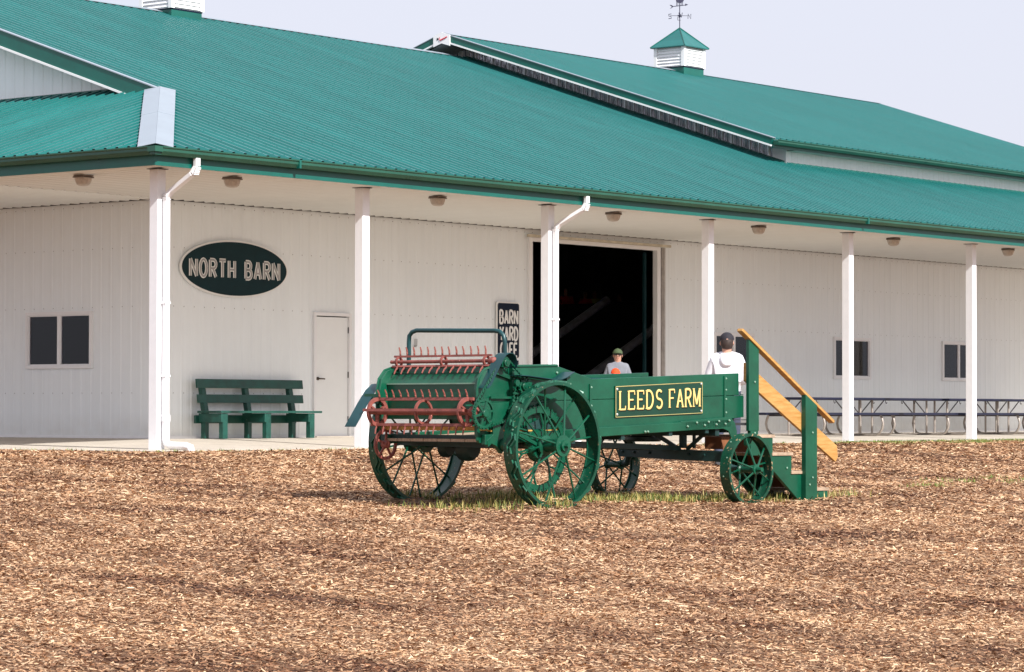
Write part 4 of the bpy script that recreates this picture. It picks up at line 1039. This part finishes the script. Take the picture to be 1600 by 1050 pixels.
# frame under the rear
WM().bar((-.62, .28, .06), (-.62, 1.60, .06), .07, .07).bar((-.40, .25, -.0), (-.40, 1.66, .02), .05, .05).build('rear_crossbeam', wblack, wag)
WM().lathe([(.09, .95), (.12, 1.0), (.12, 1.08), (.06, 1.12)], (-.10, 0, -.03), 'Y', 18).build('gear_housing', wblack, wag)
WM().lathe([(.07, 1.30), (.09, 1.33), (.09, 1.38), (.04, 1.4)], (-.05, 0, -.03), 'Y', 18).build('gear_housing', wblack, wag)
WM().bar((0, .40, .03), (2.6, .75, -.05), .06, .05).bar((0, 1.45, .03), (2.6, 1.10, -.05), .06, .05).build('reach_bar', wblack, wag)
for a in (.5, 1.2, 1.9, 2.45): WM().bar((a, .27, .02+.045*a), (a, 1.56, .02+.045*a), .05, .06).build('cross_member', wblack, wag)
# front truck
WM().prism([(.29, -.076), (1.61, -.045), (1.61, -.141), (.9, -.165), (.29, -.182)], lambda p, q, t: (t, p, q), 2.70, 2.76).build('front_axle_beam', wblack, wag, bevel=.004)
WM().tube([(2.8, -.02, -.25), (2.8, .14, -.25), (2.78, .24, -.23), (2.75, .30, -.14)], .03, 10).tube([(2.8, 1.83, -.225), (2.8, 1.66, -.225), (2.78, 1.56, -.21), (2.75, 1.50, -.10)], .03, 10).build('front_spindle', wblack, wag)
tr = WM(); tr.bar((2.65, 1.20, .14), (2.65, .80, -.05), .03, .035).bar((2.65, .40, .14), (2.65, .68, -.06), .03, .03).bar((2.66, .74, .13), (2.66, .74, -.05), .05, .06)
tr.bar((2.66, .60, .13), (2.66, .60, -.05), .02, .03).bar((2.62, .28, .11), (2.62, 1.56, .11), .06, .07).bar((2.8, .28, .13), (2.8, 1.56, .13), .06, .05).build('bolster', wblack, wag)
WM().lathe([(.17, .03), (.19, .05), (.19, .075), (.10, .09)], (2.72, 1.30, -.02), 'Z', 24).build('turntable', wblack, wag)
tag_pts = [(2.695, 1.55, -.09), (2.695, 1.40, -.095), (2.695, 1.20, -.10), (2.695, .70, -.11), (2.695, .50, -.115)]
for a, b, c in tag_pts:
    o = MB().lathe([(.014, 0), (.014, -.01), (.006, -.014)], (0, 0, 0), 'X', 8).build('bolt_head', wblack, wag); o.location = (a, b, c+H)
WM().box(2.90, 3.04, .45, .66, -.06, .06).build('brown_block', woodb, wag)
WM().box(2.70, 2.78, .40, .47, .135, .20).build('wood_block', woodt, wag)

# ------------------------------------------------------------------ stairs at the front of the wagon
st = thing('wooden_stairs', 'green wooden stairs with pine handrail at the front of the wagon', 'stairs', O, -DL)
prof = [(3.06, .05), (3.478, .05), (3.478, -.130), (3.785, -.130), (3.785, -.315), (4.09, -.315), (4.09, -.490), (4.385, -.490), (4.385, -.565), (3.935, -.60), (3.30, -.14), (3.06, -.02)]
for b, prof in ((.262, prof), (.80, [(3.44, .05), (3.478, .05)]+prof[2:10]+[(3.50, -.27)])): WM().prism(prof, lambda p, q, t: (p, t, q), b, b+.04).build('stringer', wgreen, st, bevel=.004)
for a0, a1, c in ((3.08, 3.50, .052), (3.46, 3.80, -.128), (3.77, 4.10, -.313), (4.07, 4.40, -.488)):
    WM().box(a0, a1, .25, .86, c, c+.03).build('stair_tread', woodt, st, bevel=.004)
for a, z0, z1 in ((3.48, -.128, .05), (3.79, -.313, -.13), (4.09, -.488, -.315)): WM().box(a-.03, a-.012, .304, .798, z0+.032, z1-.002).build('stair_riser', woodb, st)
WM().prism([(3.045, .12), (3.205, .12), (3.205, .962), (3.045, 1.055)], lambda p, q, t: (p, t, q), .222, .260).build('rail_post', wgreen, st, bevel=.004)
WM().box(3.07, 3.19, .222, .260, -.12, .12).build('rail_post', wgreen, st)
WM().prism([(3.945, -.60), (4.135, -.60), (4.135, .375), (3.945, .485)], lambda p, q, t: (p, t, q), .205, .260).build('rail_post', wgreen, st, bevel=.004)
WM().bar((2.925, .240, 1.108), (4.43, .240, .205), .070, .032, (-.5, 0, .85)).build('handrail', wood, st, bevel=.006)
WM().prism([(3.055, .79), (3.055, .61), (4.53, -.200), (4.565, -.15), (4.55, -.035)], lambda p, q, t: (p, t, q), .264, .300).build('rail_board', wood, st, bevel=.003)
pts = [(3.13, .219, .60), (3.13, .219, .10), (4.05, .202, .10), (4.05, .202, -.35), (4.0, .202, -.42), (3.7, .259, -.25)]
for a, b, c in pts:
    o = MB().lathe([(.010, 0), (.010, -.008), (.005, -.011)], (0, 0, 0), 'Y', 8).build('bolt_head', boltm, st); o.location = (a, b, c+H)

# ------------------------------------------------------------------ grass
def grass(spots, name, label, cols, hmin, hmax):
    V = []; F = []; T = []
    for x, y, r_x, r_y, ang, n in spots:
        nc = max(1, n//14); ci = rng.integers(0, nc, n); sg_ = rng.uniform(.02, .07, nc)
        u = rng.normal(0, .5, nc)[ci]*r_x+rng.normal(0, 1, n)*sg_[ci]; v = rng.normal(0, .5, nc)[ci]*r_y+rng.normal(0, 1, n)*sg_[ci]
        px = x+u*math.cos(ang)-v*math.sin(ang); py = y+u*math.sin(ang)+v*math.cos(ang)
        ok = ~((px > -4.62) & (py > -4.61)); px = px[ok]; py = py[ok]
        gzv = ground_h(px, py)
        for i in range(len(px)):
            a = rng.uniform(0, 6.28); h = rng.uniform(hmin, hmax)*rng.uniform(.6, 1); w = rng.uniform(.0025, .0055); b = rng.uniform(.1, .7)*h; k = len(V)
            dx, dy = math.cos(a), math.sin(a); sx, sy = -dy*w, dx*w; g = gzv[i]-.01
            V += [(px[i]-sx, py[i]-sy, g), (px[i]+sx, py[i]+sy, g), (px[i]+dx*b*.35+sx*.8, py[i]+dy*b*.35+sy*.8, g+h*.6), (px[i]+dx*b*.35-sx*.8, py[i]+dy*b*.35-sy*.8, g+h*.6), (px[i]+dx*b, py[i]+dy*b, g+h)]
            F += [(k, k+1, k+2, k+3), (k+3, k+2, k+4)]; c = rng.uniform(); T += [c, c]
    me = D.meshes.new(name); me.from_pydata(V, [], F)
    at = me.attributes.new('tone', 'FLOAT', 'FACE'); at.data.foreach_set('value', T)
    M = D.materials.new(name); M.use_nodes = True; N = M.node_tree.nodes; L = M.node_tree.links
    a = N.new('ShaderNodeAttribute'); a.attribute_name = 'tone'; cr = N.new('ShaderNodeValToRGB'); L.new(a.outputs['Fac'], cr.inputs[0]); e = cr.color_ramp.elements
    while len(e) < len(cols): e.new(.5)
    for i, c in enumerate(cols): e[i].position = i/(len(cols)-1); e[i].color = (*c, 1)
    L.new(cr.outputs[0], N['Principled BSDF'].inputs['Base Color']); N['Principled BSDF'].inputs['Roughness'].default_value = .6
    me.materials.append(M); o = inst(name, me); o['kind'] = 'stuff'; o['label'] = label; o['category'] = 'grass'
wl = lambda a, b: (O.x+a*math.cos(DL)+b*math.sin(DL), O.y-a*math.sin(DL)+b*math.cos(DL))
sp = []
for a, b, ra, rb, n in ((-.1, .55, .9, .35, 450), (-.6, .7, .6, .3, 220), (1.0, 1.25, .8, .3, 1000), (1.9, .9, .9, .28, 1700), (2.5, .55, .5, .2, 700), (3.2, .45, .4, .25, 700), (4.0, .6, .5, .3, 500), (1.3, 1.7, .5, .2, 600), (.1, 1.8, .6, .2, 250), (-.5, .1, .8, .3, 200), (4.9, .6, .5, .3, 160)):
    x, y = wl(a, b); sp.append((x, y, ra, rb, -DL, n))
grass(sp, 'wagon_grass', 'thin green and straw-coloured grass growing up under the wagon', [(.04, .085, .012), (.09, .14, .02), (.22, .22, .045), (.42, .33, .10), (.56, .43, .18)], .04, .13)
sp = [(x, -4.78, .7, .14, 0, 550) for x in np.arange(12.5, 24, .7)]
sp += [(x, -4.80, .7, .10, 0, 60) for x in np.arange(-4.6, 12.5, .9)]+[(-4.8, y, .1, .7, 0, 60) for y in np.arange(-4.6, 6, .9)]+[(14+random.uniform(-1, 9), -5.3-random.uniform(0, .6), .6, .2, 0, 160) for _ in range(14)]
sp += [(-2.0+random.uniform(-2, 2), -15.4+random.uniform(-.5, .5), .5, .2, 0, 90) for _ in range(8)]
grass(sp, 'edge_grass', 'low green grass along the edge of the concrete', [(.05, .11, .012), (.11, .19, .025), (.20, .26, .05), (.36, .32, .10)], .03, .085)

# ------------------------------------------------------------------ slide inside the barn
sd = thing('indoor_slide', 'big dark indoor slide with grey lane tubes inside the doorway', 'slide', (15.6, 6, 0))
osd = (-15.6, -6, 0)
MB(off=osd).prism([(14.3, .02), (15.6, .10), (21.8, 2.95), (26.5, 2.95), (26.5, 0), (14.3, 0)], lambda p, q, t: (p, t, q), 2.6, 11.5).build('slide_bed', mat('slide_black', (.012, .012, .014), .7), sd)
tubem = mat('slide_tube_grey', (.80, .82, .88), .6)
for y in (2.8, 5.0, 7.5, 10.0): MB(off=osd).tube([(15.0, y, .1), (15.6, y, .17), (21.8, y, 3.02)], .10, 10).build('lane_tube', tubem, sd)
for x, y in ((14.2, 11.9), (21.0, 12.3)): tag(MB().box(x, x+.25, y, y+.25, 0, 5.3).build('inner_post', dark), 'dark structural post standing inside the barn %s' % ('at the back' if x > 20 else 'behind the slide foot'), 'post')

# ------------------------------------------------------------------ people
def skinmesh(name, verts, edges, M, parent, sub=2):
    me = D.meshes.new(name); me.from_pydata([v[0] for v in verts], edges, []); me.materials.append(M)
    o = inst(name, me, parent)
    sk = o.modifiers.new('skin', 'SKIN'); sk.use_smooth_shade = True
    for i, v in enumerate(verts):
        d = me.skin_vertices[0].data[i]; r = v[1]; d.radius = r if isinstance(r, tuple) else (r, r); d.use_root = (i == 0)
    s = o.modifiers.new('sub', 'SUBSURF'); s.levels = sub; s.render_levels = sub
    return o
def body_joints(sit=False, arms='down'):
    J = dict(pel=(0, 0, .95), sp=(0, 0, 1.10), ch=(0, .01, 1.30), nk=(0, .01, 1.46), hb=(0, -.005, 1.55), hm=(0, -.012, 1.63), ht=(0, 0, 1.71))
    for s, n in ((-1, 'l'), (1, 'r')):
        J['sh'+n] = (s*.17, .015, 1.40); J['el'+n] = (s*.235, .03, 1.14); J['wr'+n] = (s*.235, -.06, .90); J['hd'+n] = (s*.232, -.085, .83)
        if arms == 'fwd': J['el'+n] = (s*.24, -.02, 1.13); J['wr'+n] = (s*.13, -.25, 1.12); J['hd'+n] = (s*.07, -.30, 1.13)
        if sit: J['hp'+n] = (s*.09, 0, .90); J['kn'+n] = (s*.13, -.42, .95); J['an'+n] = (s*.13, -.62, .62); J['to'+n] = (s*.14, -.74, .64)
        else: J['hp'+n] = (s*.09, 0, .90); J['kn'+n] = (s*.11, -.02, .49); J['an'+n] = (s*.11, .02, .08); J['to'+n] = (s*.12, -.14, .03)
    return J
def person(label, loc, rz, k, top_c, leg_c, skin_c, hat=None, hair=None, hood=False, sit=False, arms='down', face=True, group=None, simple=False, glasses=False):
    t = thing('person', label, 'person', loc, rz, group); t.scale = (k, k, k)
    J = body_joints(sit, arms); skinM = mat('skin_%.2f' % skin_c[0], skin_c, .5, 0, .06)
    V = []; E = []; I = {}
    def v(n, r): I[n] = len(V); V.append((J[n], r))
    v('pel', (.13, .10)); v('sp', (.12, .09)); v('ch', (.145, .10)); v('nk', .055); v('hb', (.07, .075)); v('hm', (.078, .095)); v('ht', (.055, .07))
    for a, b in zip(('pel', 'sp', 'ch', 'nk', 'hb', 'hm'), ('sp', 'ch', 'nk', 'hb', 'hm', 'ht')): E.append((I[a], I[b]))
    for n in 'lr':
        v('sh'+n, .06); v('el'+n, .045); v('wr'+n, .03); v('hd'+n, (.035, .02)); E += [(I['ch'], I['sh'+n]), (I['sh'+n], I['el'+n]), (I['el'+n], I['wr'+n]), (I['wr'+n], I['hd'+n])]
        if not simple:
            w = Vector(J['wr'+n]); h = Vector(J['hd'+n]); d = (h-w).normalized(); s = Vector((0, 1, 0)) if arms == 'down' else Vector((0, 0, 1))
            for f in range(4):
                b = len(V); off_ = s*(.027-.018*f); L_ = (.062, .072, .068, .052)[f]
                V.append((h+off_+d*.03, .009)); V.append((h+off_+d*(.03+L_*.5)+Vector((0, -.006, 0)), .0085)); V.append((h+off_+d*(.03+L_)+Vector((0, -.02, 0)), .007))
                E += [(I['hd'+n], b), (b, b+1), (b+1, b+2)]
            b = len(V); V.append((w+d*.03+Vector((0, -.03, 0)), .011)); V.append((w+d*.07+Vector((0, -.05, 0)), .009)); E += [(I['hd'+n], b), (b, b+1)]
        v('hp'+n, .085); v('kn'+n, .055); v('an'+n, .04); v('to'+n, .035); E += [(I['pel'], I['hp'+n]), (I['hp'+n], I['kn'+n]), (I['kn'+n], I['an'+n]), (I['an'+n], I['to'+n])]
    skinmesh('body', V, E, skinM, t, 2)
    # clothes
    topM = mat('top_%.2f_%.2f' % (top_c[0], top_c[1]), top_c, .85, 0, .08, 7, bump=1.0, bscale=7); legM = mat('leg_%.2f_%.2f' % (leg_c[0], leg_c[2]), leg_c, .85, 0, .1, 8)
    z = Vector(J['pel']); TV = [(J['pel'], (.185, .145)), (J['sp'], (.175, .135)), (J['ch'], (.185, .14)), ((0, -.005, 1.455), (.10, .095)), ((0, 0, .82), (.178, .14))]; TE = [(0, 1), (1, 2), (2, 3), (0, 4)]
    for n in 'lr':
        b = len(TV); TV += [(Vector(J['sh'+n])+Vector((0, 0, -.01)), (.092, .09)), (J['el'+n], .078), (J['wr'+n], .058)]; TE += [(2, b), (b, b+1), (b+1, b+2)]
    if hood:
        b = len(TV); TV += [((0, .070, 1.44), (.115, .070)), ((0, .125, 1.375), (.105, .045)), ((0, .140, 1.31), (.06, .03))]; TE += [(3, b), (b, b+1), (b+1, b+2)]
    skinmesh('hooded_top' if hood else 'shirt', TV, TE, topM, t, 2)
    if hood:
        for s in (-1, 1):
            for k_ in range(3): MB().tube([(s*(.20+.01*k_), .02, 1.30-.07*k_), (s*.245, -.045-.01*k_, 1.27-.07*k_), (s*.22, -.08, 1.25-.07*k_)], .010, 6, rad=[.004, .011, .004]).build('sleeve_fold', topM, t)
        for k_, (x0, x1, z0, z1) in enumerate(((-.13, .02, 1.22, 1.17), (.14, .0, 1.10, 1.04), (-.14, -.02, 1.02, .97), (.12, .03, .95, .91))):
            for yy in (-1, 1): MB().tube([(x0, yy*.118, z0), ((x0+x1)/2, yy*.140, (z0+z1)/2-.012), (x1, yy*.137, z1)], .010, 6, rad=[.003, .012, .003]).build('body_fold', topM, t)
    LV = [(J['pel'], (.16, .125))]; LE = []
    for n in 'lr':
        b = len(LV); LV += [(J['hp'+n], .105), (J['kn'+n], .075), (Vector(J['an'+n])+Vector((0, 0, .03)), .06)]; LE += [(0, b), (b, b+1), (b+1, b+2)]
    skinmesh('trousers', LV, LE, legM, t, 1)
    for n in 'lr':
        a = Vector(J['an'+n]); b = Vector(J['to'+n]); MB().tube([a+Vector((0, .05, -.02)), a+Vector((0, 0, -.025)), b, b+Vector((0, -.03, 0))], .045, 8, rad=[.035, .045, .042, .03]).build('shoe', mat('shoe', (.05, .05, .055), .6), t)
    hd = Vector(J['hm'])
    if not simple:
        for s in (-1, 1): MB().lathe([(.008, -.012), (.026, -.006), (.03, .004), (.012, .012)], hd+Vector((s*.083, .012, -.01)), 'X', 10).build('ear', skinM, t)
    if face:
        MB().tube([hd+Vector((0, -.098, .02)), hd+Vector((0, -.118, -.018)), hd+Vector((0, -.10, -.028))], .012, 6, rad=[.008, .015, .012]).build('nose', skinM, t)
        MB().tube([hd+Vector((-.028, -.092, -.055)), hd+Vector((0, -.10, -.053)), hd+Vector((.028, -.092, -.055))], .006, 6).build('mouth', mat('lips', (.30, .07, .06), .5), t)
        eyeM = mat('eye_dark', (.02, .015, .012), .3)
        for s in (-1, 1):
            if glasses: MB().prism([(-.03, -.014), (.028, -.018), (.032, .014), (-.03, .014)], lambda p, q, tt: hd+Vector((s*.036+p*1, -.104+tt+abs(p)*.25, .018+q)), -.004, .004).build('sunglass_lens', eyeM, t)
            else: MB().lathe([(.002, -.008), (.011, 0), (.002, .004)], hd+Vector((s*.032, -.092, .012)), 'Y', 8).build('eye', eyeM, t)
        if glasses: MB().tube([hd+Vector((-.10, .02, .022)), hd+Vector((-.075, -.085, .024)), hd+Vector((0, -.112, .024)), hd+Vector((.075, -.085, .024)), hd+Vector((.10, .02, .022))], .004, 5).build('sunglass_frame', eyeM, t)
    def dome(rx, ry, h, c0, M, nm, z0=0, rim=.0, n=20):
        b = MB(); vs = []
        for i in range(7):
            a = R(90*i/6)
            for j in range(n): vs.append(c0+Vector((rx*math.cos(a)*math.cos(2*math.pi*j/n), ry*math.cos(a)*math.sin(2*math.pi*j/n), z0+h*math.sin(a))))
        fs = [(i*n+j, i*n+(j+1) % n, (i+1)*n+(j+1) % n, (i+1)*n+j) for i in range(6) for j in range(n)]+[tuple(range(n-1, -1, -1))]
        return b.add(vs, fs, True).build(nm, M, t)
    if hair:
        hm_ = mat('hair_%.2f' % hair[0], hair, .6, 0, .3, 30)
        MB().lathe([(.03, .098), (.070, .075), (.084, .03), (.082, -.03), (.066, -.075), (.03, -.09)], hd+Vector((0, .034, -.004)), 'Z', 16).build('hair', hm_, t)
    if hat:
        hmM = mat('cap_%.2f_%.2f' % (hat[0][0], hat[0][1]), hat[0], .8, 0, .06)
        c0 = hd+Vector((0, .004, .035)); cap_ = dome(.098, .112, .10, c0, hmM, 'cap')
        if hat[1] == 'ball':
            pts = [(math.cos(R(a))*.075, -math.sin(R(a))*.085-.085) for a in range(0, 181, 20)]
            MB().prism([(.085, -.06)]+pts+[(-.085, -.06)], lambda p, q, tt: c0+Vector((p, q, tt-.25*(-.09-q)*-1*.6)), -.004, .006).build('cap_brim', hmM, t)
            MB().box(-.001, .001, 0, .001, 0, .001) if False else None
            MB().lathe([(.010, 0), (.008, .008)], c0+Vector((0, 0, .098)), 'Z', 8).build('cap_button', hmM, t)
        if hat[1] == 'knit':
            dome(.118, .128, .135, c0+Vector((0, 0, -.035)), hmM, 'knit_hat')
        if hat[1] == 'back': # seen from behind: ball cap with adjuster opening
            pts = [(math.cos(R(a))*.075, -math.sin(R(a))*.085-.085) for a in range(0, 181, 20)]
            MB().prism([(.085, -.06)]+pts+[(-.085, -.06)], lambda p, q, tt: c0+Vector((p, q, tt)), -.004, .006).build('cap_brim', hmM, t)
            MB().prism([(-.014, 0), (.014, 0), (.010, .008), (0, .011), (-.010, .008)], lambda p, q, tt: c0+Vector((p, .106+tt-q*.25, .002+q)), 0, .008).build('cap_opening', skinM, t)
    return t
skc = (.52, .28, .20)
away = -R(51.4)       # faces away from the camera
gm = float(ground_h(np.array([-.03]), np.array([-10.75]))[0])
man = person('man seen from behind in a white hooded top and black cap', (.05, -10.72, gm), math.pi-R(50)-0.06, 1.02, (.80, .80, .84), (.05, .06, .10), skc, hat=((.015, .013, .02), 'back'), hair=(.04, .025, .02), hood=True, face=True, arms='fwd')
wom = person('woman in grey hooded sweatshirt, green cap and sunglasses facing the camera', (8.70, -2.5, -.055), -R(50)-.05, .905, (.20, .21, .245), (.06, .07, .12), skc, hat=((.055, .085, .035), 'ball'), hair=(.05, .03, .02), hood=True, glasses=True)
for wrd, M in (('EL', mat('print_green', (.0, .16, .09), .7)),):
    letters(wrd, -.02, .10, 1.165, 1.245, -.165, .022, .004, M, wom, gap=.45, name='chest_print')
kid = person('child in a bright orange cap half hidden behind the wagon side', (8.03, -2.95, -.065), -R(60), .71, (.10, .12, .25), (.05, .06, .1), skc, hat=((.80, .07, .01), 'knit'), hair=(.08, .05, .03))
for lb, x, y, z, rz, c, k, hr in (('adult in red sitting at the top left of the indoor slide', 22.83, 9.5, 2.02, .2, (.80, .03, .05), .80, (.03, .02, .02)),
                      ('child in red sitting in front of the adult on the slide', 22.95, 9.0, 2.22, .1, (.80, .04, .07), .62, (.2, .1, .05)),
                      ('dark-haired person in a yellow top at the head of the slide', 23.97, 9.5, 2.0, -.2, (.62, .55, .12), .80, (.012, .01, .01)),
                      ('person in dark clothes reaching out at the right of the slide top', 24.98, 9.5, 1.95, -.5, (.05, .05, .09), .80, (.03, .02, .02))):
    person(lb, (x, y, z), -R(50)+rz, k, c, (.12, .12, .15), skc, hair=hr, sit=True, arms='fwd' if 'dark clothes' in lb else 'down', simple=True, group='people on the indoor slide')
